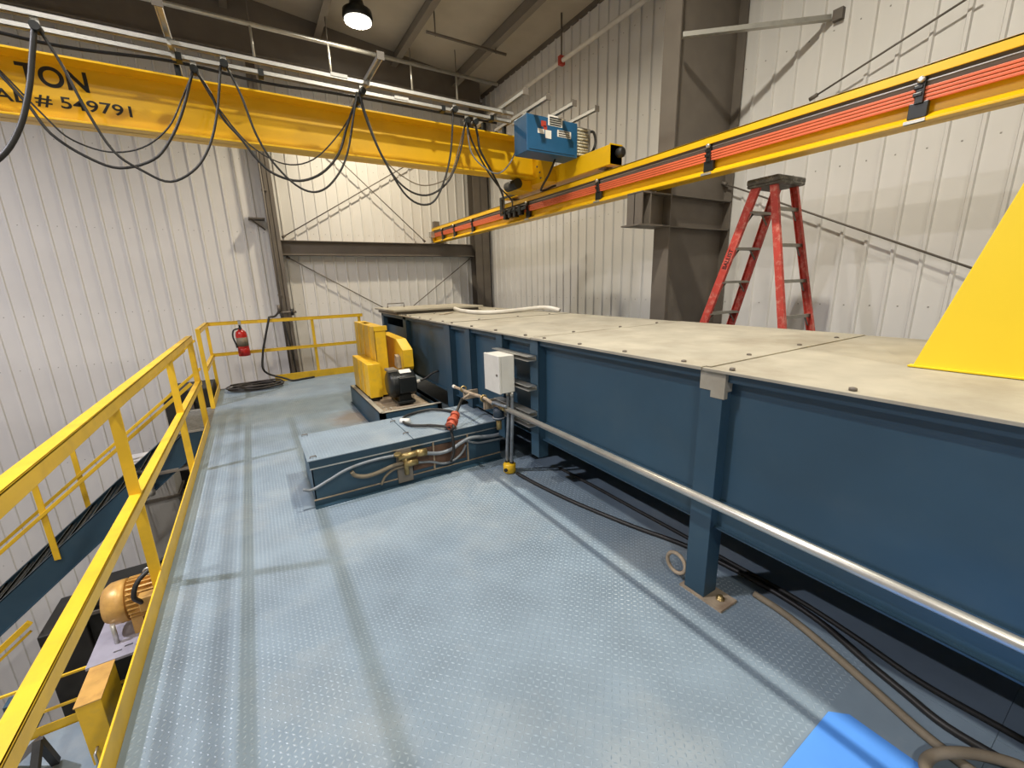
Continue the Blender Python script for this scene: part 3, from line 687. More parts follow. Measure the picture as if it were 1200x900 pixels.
# ------------------------------------------------------------------ low deck box in front of the drive
t = thing('deck_box', 'low blue deck box with tread plate lids and hoses along its front', 'box', (.95, 3.4, 0))
bx0, bx1, by0, by1, bzt = .185, 1.745, 3.12, 3.735, .368
MB().box((bx0+.01, by0+.012, .0), (bx1, by0+.02, bzt-.03)).build('front_panel', M['blue'], t)
MB().box((bx0+.01, by0+.012, .0), (bx0+.018, by1, bzt-.03)).build('end_panel', M['blue'], t)
MB().box((bx0+.01, by1-.01, .0), (bx1, by1, bzt-.03)).build('back_panel', M['blue'], t)
MB().box((bx0-.0, by0-.035, 0), (bx1, by0+.012, .008)).box((bx0, by0+.004, 0), (bx1, by0+.012, .05)).build('base_angle', M['blue'], t)
MB().box((bx0, by0-.0, .05), (bx1, by0+.014, .056)).build('dust_ledge', M['rusty'], t)
MB().box((.93, by0+.0, .09), (1.40, by0+.013, .26)).build('rust_panel', M['darkrust'], t)
MB().box((bx0-.08, by0+.0, 0), (bx0+.01, by1-.05, .006)).build('base_tab', M['deck'], t)
MB().box((bx0, by0, bzt-.07), (bx1, by0+.012, bzt-.008)).build('top_angle', M['blue'], t)
MB().box((bx0, by0-.002, bzt-.074), (bx1, by0+.0, bzt-.064)).build('edge_line', M['steel'], t)
l1 = MB().box((bx0-.01, by0-.012, bzt-.008), (.942, by1+.005, bzt)).build('lid', M['deck'], t, .002)
l2 = MB().box((.948, by0-.012, bzt-.008), (bx1, by1+.005, bzt)).build('lid', M['deck'], t, .002)
def treads(x0, x1, y0, y1, z, par):
    vs = []; fs = []
    j = 0; y = y0
    while y < y1:
        i = 0; x = x0
        while x < x1:
            s = 1 if (i+j) % 2 else -1; dx, dy = .7071, .7071*s; nxx, nyy = -dy, dx; n = len(vs)
            vs += [(x-dx*L,y-dy*L,z),(x+nxx*Wd,y+nyy*Wd,z),(x+dx*L,y+dy*L,z),(x-nxx*Wd,y-nyy*Wd,z),(x-dx*L*.4,y-dy*L*.4,z+H),(x+dx*L*.4,y+dy*L*.4,z+H)]
            fs += [(n,n+4,n+1),(n+1,n+4,n+5,n+2),(n+2,n+5,n+3),(n+3,n+5,n+4,n)]
            x += P; i += 1
        y += P; j += 1
    m = MB(); m.v = vs; m.f = fs; m.sm = [False]*len(fs)
    o = m.build('tread_bars', M['deckbar'], par); o['kind'] = 'stuff'
treads(bx0+.02, .93, by0+.01, by1-.01, bzt, l1); treads(.965, bx1-.02, by0+.01, by1-.01, bzt, l2)
for (x, y) in ((.93, 3.25), (.93, 3.62), (.22, 3.16), (.22, 3.7)):
    MB().tube([(x-.02, y, bzt), (x-.02, y, bzt+.012), (x+.02, y, bzt+.012), (x+.02, y, bzt)], .004, 6).build('lid_lug', M['brown'], t)
# bracket on front with fittings
MB().box((.80, by0-.012, .02), (.92, by0+.012, bzt-.07)).build('mount_plate', M['purlin'], t)
for xx in (1.11, 1.42): MB().box((xx-.006, by0-.004, .05), (xx+.006, by0+.012, bzt-.07)).build('stay', M['rusty'], t)
f = MB(); f.cyl((.80, by0-.05, .255), (1.0, by0-.05, .255), .025, 10); f.cyl((.86, by0-.05, .10), (.86, by0-.05, .27), .02, 10)
f.cyl((.84, by0-.05, .19), (.95, by0-.05, .19), .03, 10).cyl((.95, by0-.05, .255), (1.03, by0-.05, .25), .032, 8).cyl((.80, by0-.05, .27), (.80, by0-.05, .29), .03, 8)
f.cyl((.85, by0-.05, .23), (.85, by0+.0, .23), .02, 8)
o = f.build('valve_manifold', M['brass'])
tag(o, 'cluster of brass hose fittings on the front of the low deck box', 'fitting')
yh = by0-.035
def hose(name, pts, r, m_, label):
    o = MB().tube(smooth_path(pts), r, 10).build(name, M[m_]); return tag(o, label, 'hose')
def hx(px, py, y=yh): return ony(px, py, y)
hose('flex_hose', [hx(355,574), hx(366,574), hx(385,563), hx(405,551), hx(425,543), hx(447,537), hx(468,533)], .011, 'greyhose', 'thin pale blue hose rising along the left half of the deck box front')
hose('flex_hose', [hx(412,553), hx(417,557.5), hx(430,558), hx(445,553), hx(460,546), hx(473,542)], .016, 'tan', 'thick tan hose drooping left of the brass fittings on the deck box')
hose('flex_hose', [hx(447,568), hx(452,558), hx(462,550), hx(476,546)], .010, 'tan', 'thin tan hose curling below the brass fittings on the deck box')
hose('flex_hose', [*[hx(u, v, by0-.042) for (u, v) in ((495,531),(515,531),(530,526),(540,519),(552,513),(575,511),(592,507))]], .015, 'greyhose', 'thick grey hose running right from the brass fittings along the deck box')
hose('flex_hose', [hx(490,542), hx(505,541), hx(520,543), hx(532,539), hx(541,531), hx(546,521)], .010, 'greyhose', 'thin grey hose looping below the thick hose on the deck box')
hose('flex_hose', [*[hx(u, v, by0-.013) for (u, v) in ((547,517),(560,519),(577,516),(596,512))]], .009, 'greyhose', 'thin grey hose at the right end of the deck box front')
# black cable loop with red valve on the lid
zc = bzt+.019
ctr = onz(506, 492, zc)
vp = onz(529, 497, bzt+.054)
dirv = (V(1.50,3.36,.55)-vp).normalized(); vtail = vp-dirv*.038
lc = V(1.235, 3.495, zc); a0 = math.atan2(vtail.y-lc.y, vtail.x-lc.x); lp = []
for k in range(25):
    a = a0-math.radians(20+k*11.6); lp.append(V(lc.x+.24*math.cos(a), lc.y+.23*math.sin(a), zc+.003*math.sin(k*.9)))
o = MB().tube(smooth_path([vtail]+lp+[V(vtail.x+.012, vtail.y+.12, zc+.002), vtail+V(-.008,.012,0)], 3), .0125, 8).build('cable_loop', M['black'])
tag(o, 'loop of black hose lying on the deck box lid', 'hose')
o = MB().cyl(onz(474,493,zc+.004)+V(-.03,.02,0), onz(474,493,zc+.004)+V(.04,-.03,0), .022, 10).build('hose_tag', M['label'])
tag(o, 'small white tape wrap around the black hose loop', 'tape')
t = thing('air_valve', 'rusty red hose coupling resting on the deck box lid', 'valve', tuple(vp-V(0,0,.05)))
MB().cyl(vp-dirv*.04, vp+dirv*.13, .030, 12).build('coupling', M['redvalve'], t)
MB().cyl(vp+dirv*.02, vp+dirv*.05, .048, 12).cyl(vp+dirv*.10, vp+dirv*.13, .040, 12).cyl(vp-dirv*.03, vp-dirv*.01, .042, 12).build('collar', M['redvalve'], t)
cf = vp+dirv*.06
MB().box((cf.x-.012, cf.y-.012, bzt), (cf.x+.022, cf.y+.012, cf.z-.015)).build('clamp_foot', M['rusty'], t)
MB().tube([vp+dirv*.1, V(1.50,3.36,zpz-.065)], .013, 8).build('hose_end', M['black'], t)
o = MB().tube(smooth_path([vp+V(0,-.02,0), vp+V(-.02,-.10,.004), V(vp.x-.02, by0-.05, .375), V(vp.x-.02, by0-.072, .31), V(vp.x-.02, by0-.073, .2), V(vp.x-.05, by0-.07, .12)]), .012, 8).build('drop_hose', M['black'])
tag(o, 'short black hose dropping from the red coupling over the deck box edge', 'hose')

# ------------------------------------------------------------------ drive unit
t = thing('drive_unit', 'belt drive with yellow guards and black motor on a dusty frame', 'drive', (1.4, 5.2, 0))
fx0, fx1, fy0, fy1, fz = 1.0, 1.695, 4.37, 5.95, .235
f = MB()
for x in (fx0, fx1-.05): f.box((x, fy0, 0), (x+.006 if x == fx0 else x+.05, fy1, fz)).box((x, fy0, fz-.008), (x+.06, fy1, fz))
f.box((fx0, fy0, fz-.09), (fx1, fy0+.006, fz)).box((fx0, fy0, fz-.008), (fx1, fy0+.05, fz)).box((fx0, fy1-.01, 0), (fx1, fy1, fz)).box((fx0, fy0, 0), (fx0+.06, fy0+.06, fz)).box((fx0-.02, fy0, 0), (fx0+.0, fy1, .008))
f.build('base_frame', M['blue'], t)
MB().box((fx0+.05, fy0+.05, fz-.05), (1.62, fy1-.05, fz-.035)).build('base_plate', M['rusty'], t)
MB().bar((fx0+.02, fy0+.03, fz+.002), (fx1, fy0+.03, fz+.002), .05, .004).bar((fx0+.03, fy0+.03, fz+.002), (fx0+.03, fy1, fz+.002), .05, .004).build('frame_edge', M['cover'], t)
for k in range(14):   # dusty scraps on the plate
    x = random.uniform(1.1, 1.5); y = random.uniform(4.45, 4.75); r_ = random.uniform(.01, .025)
    MB().lathe([(r_,0),(r_*.8,.008),(r_*.3,.014)], (x, y, fz-.035), (0,0,1), 7).build('debris', M['cover'], t)
MB().box((1.15, 4.46, fz-.035), (1.55, 4.52, fz-.0)).build('slide_rail', M['rusty'], t)
MB().box((1.15, 4.90, fz-.035), (1.55, 4.96, fz-.0)).build('slide_rail', M['rusty'], t)
# guard A (front, low)
ga = MB().box((1.055, 5.0, fz+.02), (1.205, 5.86, .66)).build('front_guard', M['guardyel'], t, .004)
for yy in (5.24, 5.50): MB().box((1.047, yy-.012, fz+.03), (1.056, yy+.012, .655)).build('seam', M['guardyel'], ga)
MB().box((1.05, 5.05, fz-.03), (1.2, 5.10, fz+.03)).box((1.05, 5.78, fz-.03), (1.2, 5.83, fz+.03)).build('foot', M['dark'], ga)
# guard B (behind, tall)
gb = MB().box((1.205, 5.15, fz), (1.211, 6.25, 1.069)).box((1.339, 5.15, fz), (1.345, 6.25, 1.069)).box((1.205, 5.15, fz), (1.345, 5.156, 1.069)).box((1.205, 6.244, fz), (1.345, 6.25, 1.069)).plate(1.205, 1.345, 5.15, 6.25, 1.069, 1.075, [(1.24, 1.32, 5.75, 6.05)]).build('tall_guard', M['guardyel'], t)
for yy in (5.42, 5.72, 6.0): MB().box((1.197, yy-.012, .66), (1.206, yy+.012, 1.07)).build('seam', M['guardyel'], gb)
MB().box((1.20, 5.14, 1.03), (1.36, 5.20, 1.085)).build('top_clip', M['guardyel'], gb)
MB().box((1.24, 5.75, 1.055), (1.246, 6.05, 1.075)).box((1.314, 5.75, 1.055), (1.32, 6.05, 1.075)).build('slot_lip', M['guardyel'], gb)
# guard C (chamfered belt guard)
prof = [(5.85, .40), (5.85, .935), (5.115, .915), (4.88, .806), (4.88, .60), (5.0, .45)]
gc = MB().prism(prof, 0, 1.45, 1.572).build('belt_guard', M['guardyel'], t, .004)
MB().prism([(5.2,.40),(5.0,.45),(4.90,.60),(4.94,.62),(5.3,.5)], 0, 1.46, 1.56).build('lower_shroud', M['purlin'], gc)
MB().cyl((1.445, 5.18, .70), (1.452, 5.18, .70), .02, 10).build('bolt', M['brown'], gc)
MB().prism([(4.97,.58),(5.1,.60),(5.06,.74),(4.99,.72)], 0, 1.40, 1.45).build('arm', M['rusty'], gc)
# motor
cx0, cyy, czz, rr = 1.215, 4.74, .455, .155
mo = MB().lathe([(.05,-.02),(.12,-.015),(rr*.95,.0),(rr,.02),(rr,.26),(rr*.95,.28),(.1,.30),(.03,.305)], (cx0, cyy, czz), (1,0,0), 28).build('motor', M['blackpaint'], t)
for k in range(8):
    MB().ring((cx0+.04+k*.012, cyy, czz), rr+.004, .003, 'x', 28, 4).build('fin', M['blackpaint'], mo)
MB().box((cx0+.08, cyy-.175, czz-.09), (cx0+.27, cyy-.05, czz+.09)).build('terminal_box', M['blackpaint'], mo, .008)
MB().box((cx0+.05, cyy-.15, fz-.0), (cx0+.25, cyy+.15, fz+.03)).box((cx0+.08, cyy-.10, fz+.02), (cx0+.22, cyy+.10, czz-.08)).build('foot', M['blackpaint'], mo, .004)
MB().bar((cx0+.11, cyy-.07, czz+rr-.012), (cx0+.24, cyy-.07, czz+rr-.012), .07, .006, (0,-.45,1)).build('nameplate', M['label'], mo)
MB().box((cx0-.01, cyy-.06, czz+rr-.01), (cx0+.10, cyy+.10, czz+rr+.02)).build('end_bracket', M['purlin'], mo, .005)
MB().cyl((cx0+.285, cyy-.08, czz+.0), (cx0+.34, cyy-.08, czz+.01), .02, 10).build('cable_gland', M['pvc'], mo)
MB().tube(smooth_path([(cx0+.33, cyy-.08, czz+.01), (cx0+.40, cyy-.10, czz+.03), (cx0+.48, cyy-.14, czz+.09), (cx0+.545, cyy-.17, czz+.115)]), .012, 8).build('cable', M['black'], mo)

# ------------------------------------------------------------------ fire extinguisher on the far rail
e = ony(284, 400, YRF-.115)
t = thing('fire_extinguisher', 'red fire extinguisher with paper label hanging on the far yellow rail', 'extinguisher', (e.x, e.y, e.z-.27))
ez = e.z-.235
MB().lathe([(.06,0),(.078,.012),(.08,.03),(.08,.34),(.07,.385),(.045,.41),(.03,.42),(.028,.44)], (e.x, e.y, ez), (0,0,1), 24).build('cylinder', M['red'], t)
MB().lathe([(.0815,.16),(.0815,.30)], (e.x, e.y, ez), (0,0,1), 24).build('label_sleeve', M['tan'], t)
MB().lathe([(.0805,.004),(.0825,.006),(.0825,.12),(.0805,.122)], (e.x, e.y, ez), (0,0,1), 24).build('base_band', M['red'], t)
MB().box((e.x-.02, e.y-.06, ez+.44), (e.x+.02, e.y+.03, ez+.46)).bar((e.x, e.y-.02, ez+.46), (e.x, e.y-.12, ez+.50), .025, .008).bar((e.x, e.y-.02, ez+.445), (e.x, e.y-.11, ez+.43), .022, .008).build('valve_handle', M['black'], t)
MB().tube(smooth_path([(e.x-.02, e.y, ez+.44), (e.x-.09, e.y-.01, ez+.42), (e.x-.115, e.y-.01, ez+.32), (e.x-.09, e.y-.02, ez+.2), (e.x-.085, e.y-.03, ez+.14)]), .012, 8).build('hose', M['black'], t)
MB().box((e.x-.02, YRF-.034, ez+.38), (e.x+.02, YRF-.028, 1.076)).box((e.x-.02, YRF-.034, 1.07), (e.x+.02, YRF+.01, 1.076)).box((e.x-.02, e.y+.01, ez+.40), (e.x+.02, YRF-.028, ez+.412)).build('hanger', M['steel'], t)

# ------------------------------------------------------------------ drop pipe, valve and hose on the slim column
xx = ony(331, 362, 8.88).x; zv = ony(335, 366, 8.88).z
t = thing('hose_station', 'black drop pipe with hose valve fixed to the slim far column', 'pipe', (xx, 8.86, zv))
MB().cyl((xx-.02, 8.86, zv-1.2), (xx-.02, 8.86, 4.6), .016, 8).build('drop_pipe', M['brown'], t)
MB().cyl((xx-.10, 8.86, zv), (xx+.22, 8.86, zv), .02, 8).build('tee', M['brown'], t)
MB().cyl((xx+.15, 8.86, zv-.06), (xx+.15, 8.86, zv+.06), .028, 10).build('valve', M['black'], t)
MB().cyl((xx-.06, 8.84, zv+.02), (xx-.06, 8.84, zv+.14), .03, 10).build('regulator', M['brown'], t)
MB().box((xx-.04, 8.86, zv+.3), (xx+.04, 8.932, zv+.33)).box((xx-.04, 8.86, 3.2), (xx+.04, 8.932, 3.23)).build('pipe_clip', M['brown'], t)
MB().tube(smooth_path([(xx-.05, 8.84, zv), (xx-.0, 8.8, zv-.3), (xx+.05, 8.8, zv-.8), (xx+.08, 8.82, zv-1.3)]), .015, 8).build('cable', M['black'], t)
fz_ = .012
hxr = ony(316, 378, YRF).x
hp = [V(xx-.09, 8.84, zv-.01), V(hxr+.10, 8.5, 1.085), V(hxr+.02, YRF+.06, 1.095), V(hxr, YRF, 1.092), V(hxr-.01, YRF-.055, 1.06), ony(311,395,YRF-.075), ony(308,415,YRF-.09), V(ony(309,428,YRF-.11).x, YRF-.11, .22), V(hxr+.09, YRF-.15, .07), V(hxr+.20, YRF-.17, .021), V(hxr+.36, YRF-.13, .019), V(hxr+.55, YRF-.08, .019)]
o = MB().tube(smooth_path(hp), .017, 8).build('hanging_hose', M['black'])
tag(o, 'black hose draped over the far yellow rail down to the deck', 'hose')
cc = onz(288, 448, .02)
pts = []
rnd = random.Random(3)
for k in range(120):
    a = k/120*2*math.pi*7.5
    r_ = .32+.06*math.sin(k*.23)+rnd.uniform(-.005,.005)
    pts.append(V(-.12+r_*math.cos(a)*1.05+.02*math.sin(k*.11), 7.76+r_*.60*math.sin(a)+.02*math.cos(k*.13), .022+.065*(k/120)+.009*math.sin(a*2.3)))
o = MB().tube(smooth_path(pts, 3), .011, 7).build('hose_coil', M['rubber'])
tag(o, 'coiled black rubber hose heaped in the far corner of the deck', 'hose')

# ------------------------------------------------------------------ red step ladder
LC = V(4.03, 2.24, 0); TH = -.062; LH = 2.36
sd = V(math.sin(TH), -math.cos(TH), 0); wd = V(math.cos(TH), math.sin(TH), 0)
def lp_(i, z):
    sx = -1 if i < 2 else 1; sy = -1 if i % 2 == 0 else 1
    W = .60 if i < 2 else .563; tt = 1-z/LH
    a = (.09*(1-tt)-.02*tt) + sx*(.06+(1.33/2-.06)*tt); bb_ = sy*(.15+(W/2-.15)*tt)
    return LC+sd*a+wd*bb_+V(0,0,z)
t = thing('step_ladder', 'red fibreglass step ladder with scuffed black top behind the housing', 'ladder', (LC.x, LC.y, 0))
for i in range(4):
    nm = 'front_rail' if i < 2 else 'rear_rail'
    m = MB(); a, b3 = lp_(i, .025), lp_(i, LH-.06)
    wv = .075 if i < 2 else .06
    sgn = 1 if i % 2 == 0 else -1
    d = (b3-a).normalized(); nrm = wd.cross(d).normalized()
    m.bar(a, b3, .006, wv, nrm)
    for q in (-1, 1): m.bar(a+nrm*(q*(wv/2-.003))+wd*(sgn*.012), b3+nrm*(q*(wv/2-.003))+wd*(sgn*.012), .028, .006, nrm)
    m.build(nm, M['ladder'], t)
tc = LC+sd*.09+V(0,0,LH)
m = MB(); a = tc-sd*.14; b3 = tc+sd*.14
m.bar(a+V(0,0,-.025), b3+V(0,0,-.025), .40, .05).bar(tc-sd*.15+V(0,0,-.055), tc+sd*.15+V(0,0,-.055), .36, .03)
m.build('top_cap', M['ladblack'], t, .015)
for k in range(7):
    z = .30*(k+1)
    a, b3 = lp_(0, z), lp_(1, z)
    s_ = MB().bar(a, b3, .08, .022).build('step', M['alum'], t)
    for (p_, q_) in ((a, 1), (b3, -1)): MB().bar(p_+wd*(.10*q_)+V(0,0,-.01), p_+wd*(.012*q_)+V(0,0,-.10), .018, .003).build('step_brace', M['alum'], s_)
    a, b3 = lp_(2, z), lp_(3, z)
    s_ = MB().bar(a, b3, .02, .028).build('rear_rung', M['alum'], t)
    for (p_, q_) in ((a, 1), (b3, -1)): MB().bar(p_+wd*(.08*q_), p_+wd*(.01*q_)+V(0,0,-.09), .014, .003).build('rung_brace', M['alum'], s_)
for i in range(4):
    MB().bar(lp_(i, 0)+V(0,0,.02), lp_(i, .09), .035, .09, (wd.cross((lp_(i,1)-lp_(i,0)).normalized()))).build('foot', M['ladblack'], t)
def text_mesh(name, s, size, matx, mtl, parent, bold=.0, sx=1.0):
    cu = bpy.data.curves.new(name, 'FONT'); cu.body = s; cu.size = size; cu.offset = bold; cu.extrude = .0008; cu.align_x = 'LEFT'
    tmp = bpy.data.objects.new(name, cu); COL.objects.link(tmp)
    bpy.context.view_layer.update()
    me = bpy.data.meshes.new_from_object(tmp.evaluated_get(bpy.context.evaluated_depsgraph_get()))
    bpy.data.objects.remove(tmp); bpy.data.curves.remove(cu)
    off = Matrix.Translation(-Vector(BASE.get(parent.name, (0,0,0))))
    me.transform(off @ matx @ Matrix.Diagonal((sx,1,1,1))); me.materials.clear(); me.materials.append(mtl)
    o = bpy.data.objects.new(name, me); COL.objects.link(o); o.parent = parent
    return o
def frame(o_, xdir, ydir):
    x = Vector(xdir).normalized(); y = Vector(ydir).normalized(); z = x.cross(y)
    return Matrix(((x.x,y.x,z.x,o_[0]),(x.y,y.y,z.y,o_[1]),(x.z,y.z,z.z,o_[2]),(0,0,0,1)))
d = (lp_(0,LH-.06)-lp_(0,0)).normalized()
a = lp_(0, 1.62); nrm = wd.cross(d).normalized()
if nrm.z < 0: nrm = -nrm
yd = d.cross(wd).normalized()
text_mesh('rail_lettering', 'BALLIST', .058, frame(a-wd*.0045-yd*.022, d, -(wd.cross(d)) if False else yd*-1 if (d.cross(yd*-1)).dot(-wd) > 0 else yd), M['ink'], t, .0006, .9)

# ------------------------------------------------------------------ runway beam with conductor bars
XN = 3.588
zt_ = onx(1200, 30, XN).z; 
ZRT, ZRB = 2.735, 2.428
RW = .16
Y0R, Y1R = -3.0, 9.13
r = thing('runway_beam', 'yellow crane runway beam with orange conductor bars along the right wall', 'crane beam', (XN+RW/2, 3, ZRB))
MB().box((XN, Y0R, ZRT-.014), (XN+RW, Y1R, ZRT)).box((XN, Y0R, ZRT-.062), (XN+.008, Y1R, ZRT)).box((XN+RW-.008, Y0R, ZRT-.06), (XN+RW, Y1R, ZRT)).build('top_flange', M['craneyel'], r, .003)
MB().box((XN+RW/2-.005, Y0R, ZRB), (XN+RW/2+.005, Y1R, ZRT-.01)).build('web', M['craneyel'], r)
MB().prism([(XN,ZRB),(XN+RW,ZRB),(XN+RW,ZRB+.014),(XN+RW/2+.01,ZRB+.055),(XN+RW/2-.01,ZRB+.055),(XN,ZRB+.014)], 1, Y0R, Y1R).build('bottom_flange', M['craneyel'], r, .002)
MB().box((XN+RW/2-.02, Y0R, ZRT), (XN+RW/2+.02, Y1R-.4, ZRT+.012)).build('crane_rail', M['craneyel'], r)
MB().box((XN+.034, Y0R, ZRT-.108), (XN+.05, Y1R-.05, ZRT-.05)).build('support_bar', M['purlin'], r)
MB().box((XN+.026, Y0R, ZRT-.084), (XN+.034, Y1R-.05, ZRT-.078)).build('edge_strip', M['steel'], r)
for k in range(4):
    z = ZRT-.122-k*.0205; x = XN+.020+k*.003
    MB().box((x, Y0R, z-.0085), (x+.014, Y1R-.10, z+.0085)).build('conductor_bar', M['orange'], r, .003)
for yy in (1.14, 2.53, 3.93, 5.4, 7.2, 8.0, 8.6, -.3):
    hgr = MB().box((XN+.008, yy-.02, ZRT-.20), (XN+.05, yy+.02, ZRT-.06)).box((XN+.02, yy-.045, ZRB+.03), (XN+.055, yy+.045, ZRT-.19)).box((XN+.0, yy-.012, ZRT-.16), (XN+.03, yy+.03, ZRT-.14)).box((XN+.0, yy-.012, ZRT-.12), (XN+.03, yy+.03, ZRT-.10)).build('hanger', M['blackpaint'], r, .003)
    MB().lathe([(.012,0),(.018,.01),(.018,.03),(.01,.035)], (XN+.02, yy, ZRT-.075), (-1,0,0), 10).build('insulator', M['steel'], hgr)
    MB().box((XN-.006, yy-.05, ZRB+.0), (XN+.02, yy+.05, ZRB+.018)).build('clip', M['steel'], hgr)
MB().box((XN+.02, Y1R-.12, ZRT), (XN+.14, Y1R-.02, ZRT+.13)).build('end_stop', M['brown'], r)
MB().box((XN+.01, Y1R-.015, ZRB), (XN+RW-.01, Y1R, ZRT)).build('end_plate', M['craneyel'], r)
MB().box((XN-.06, Y1R-.1, ZRT-.20), (XN+.02, Y1R+.02, ZRT-.08)).build('feed_box', M['steel'], r)
t = thing('runway_seat', 'brown steel seat holding the far end of the yellow runway beam', 'bracket', (XN, 9.1, bt))
MB().box((XN-.05, 9.0, bt), (XN+RW+.05, 9.19, ZRB)).build('seat', M['brown'], t)

# ------------------------------------------------------------------ bridge girder, end truck, arms, tracks
YG = 4.83; FWG = .21
zb0 = ony(300, 169, YG).z; ztg = ony(300, 105, 4.77).z
GX0, GX1 = -4.0, XN+.06
cr = thing('bridge_crane', 'yellow overhead crane bridge girder with serial number and silver cable tracks', 'crane', (1, YG+.1, zb0))
MB().box((GX0, 4.77, ztg-.016), (GX1, 5.10, ztg)).build('top_flange', M['craneyel'], cr, .002)
MB().box((GX0, YG, zb0), (GX1, YG+FWG, zb0+.016)).build('bottom_flange', M['craneyel'], cr, .002)
MB().box((GX0, YG+FWG/2-.006, zb0), (GX1, YG+FWG/2+.006, ztg)).build('web', M['craneyel'], cr)
YWB = YG+FWG/2-.0062
def webtext(s, pl, ptop, pr, name, bold):
    # baseline-left pixel pl, cap-top pixel above it, right end pixel
    a = ony(pl[0], pl[1], YWB); c = ony(ptop[0], ptop[1], YWB); b3 = ony(pr[0], pr[1], YWB)
    hgt = c.z-a.z; size = hgt/.70
    o = text_mesh(name, s, size, frame(V(a.x, YWB-.001, a.z), (1,0,0), (0,0,1)), M['ink'], cr, bold)
    wdt = max(v.co.x for v in o.data.vertices)-min(v.co.x for v in o.data.vertices)
    x0 = min(v.co.x for v in o.data.vertices); k = (b3.x-a.x)/wdt; bx = BASE[cr.name][0]
    for v in o.data.vertices: v.co.x = (a.x-bx)+(v.co.x-x0)*k
    return o
webtext('TON', (22,96), (19,72), (106,110), 'capacity_lettering', .004)
a_ = ony(64, 125, YWB); b_ = ony(156, 138.5, YWB)
wpc = (b_.x-a_.x)
webtext('SERIAL # 549791', (-74, 107), (-77, 92), (156, 138), 'serial_lettering', .0014)
# end truck along the runway
ty0 = onx(716, 170, XN).y; ty1 = 6.0; tz0 = ZRT+.05; tz1 = onx(714, 168, XN).z
et = MB().box((XN-.01, ty0, tz0), (XN+RW+.01, ty1, tz0+.20)).build('end_truck', M['craneyel'], cr, .004)
MB().box((XN-.012, ty0, tz0), (XN+RW+.012, ty0+.012, tz0+.21)).build('end_plate', M['craneyel'], et)
MB().lathe([(.02,0),(.025,.03),(.05,.035),(.055,.09),(.03,.11)], (XN+RW/2, ty0, tz0+.11), (0,-1,0), 14).build('bumper', M['black'], et)
for yy in (ty0+.16, ty1-.16): MB().cyl((XN+.02, yy, ZRT+.105), (XN+RW-.02, yy, ZRT+.105), .078, 18).build('wheel', M['brown'], et)
MB().prism([(YG-.16, tz0+.005), (YG+FWG+.16, tz0+.005), (YG+FWG+.02, ztg-.02), (YG-.02, ztg-.02)], 0, XN-.20, XN-.01).build('gusset', M['craneyel'], cr, .004)
for (yy, zz_) in ((YG-.08, tz0+.05), (YG-.06, tz0+.12), (YG+.0, tz0+.2)): MB().cyl((XN-.21, yy, zz_), (XN-.19, yy, zz_), .012, 6).build('bolt', M['brown'], cr)
# drive under girder
MB().box((XN-.42, YG+.15, zb0-.13), (XN-.18, YG+.45, zb0-.0)).build('travel_gearbox', M['craneyel'], cr, .01)
MB().cyl((XN-.46, YG+.05, zb0-.07), (XN-.46, YG+.32, zb0-.07), .06, 14).build('travel_motor', M['blackpaint'], cr)
# arms and tracks
ZA = 3.385
armY0, armY1 = 3.92, 5.02
armsX = [-2.4, -.232, 1.20, 2.62, 2.90, 3.24, 3.56]
for i, x in enumerate(armsX):
    y1_ = armY1
    m = MB()
    for q in (-.018, .018): m.box((x+q-.003, armY0, ZA-.018), (x+q+.003, y1_, ZA+.018))
    m.box((x-.021, armY0, ZA+.014), (x+.021, y1_, ZA+.018))
    ar = m.build('arm', M['conduit'], cr)
    if x < XN-.1:
        MB().box((x-.02, 4.80, ztg), (x+.02, 4.84, ZA-.016)).box((x-.02, 5.0, ztg), (x+.02, 5.04, ZA-.016)).build('riser', M['blackpaint'], ar)
    for yt in (4.38, 4.59):
        MB().box((x-.012, yt-.024, ZA-.062), (x+.012, yt+.024, ZA-.012)).build('track_clamp', M['steel'], ar)
    MB().box((x-.03, armY0+.0, ZA-.03), (x+.03, armY0-.006, ZA+.03)).build('end_cap', M['brown'], ar)
YT1, YT2 = 4.38, 4.59
zT1 = (ony(0, 6, YT1).z+ony(600, 137, YT1).z)/2; zT2 = (ony(0, 29, YT2).z+ony(600, 147, YT2).z)/2
zT = 3.347
def track(y, z, x1):
    return MB().box((-3.8, y-.018, z-.018), (x1, y-.006, z-.014)).box((-3.8, y+.006, z-.018), (x1, y+.018, z-.014)).box((-3.8, y-.018, z+.014), (x1, y+.018, z+.018)).box((-3.8, y-.018, z-.018), (x1, y-.014, z+.018)).box((-3.8, y+.014, z-.018), (x1, y+.018, z+.018)).build('cable_track', M['conduit'], cr)
track(YT1, zT, 2.75); track(YT2, zT, 2.85)
MB().tube(smooth_path([(-3.8,YT2+.056,zT-.02),(-1.6,YT2+.056,zT-.03),(-.9,YT2+.056,zT-.06),(-.25,YT2+.056,zT-.02),(.4,YT2+.056,zT-.05),(1.1,YT2+.056,zT-.025),(2.7,YT2+.056,zT-.02)]), .012, 8).build('tied_cable', M['black'], cr)
for x in (-.2, .36, 2.02, 2.6): MB().box((x-.02, YT2-.026, zT-.03), (x+.02, YT2+.060, zT+.024)).build('splice_clamp', M['blackpaint'], cr)
for (px, y) in ((397, YT1), (470, YT2)):
    x = ony(px, 90 if y == YT1 else 117, y).x
    MB().box((x-.07, y-.024, zT-.0), (x+.07, y+.024, zT+.026)).build('splice_plate', M['label'], cr)
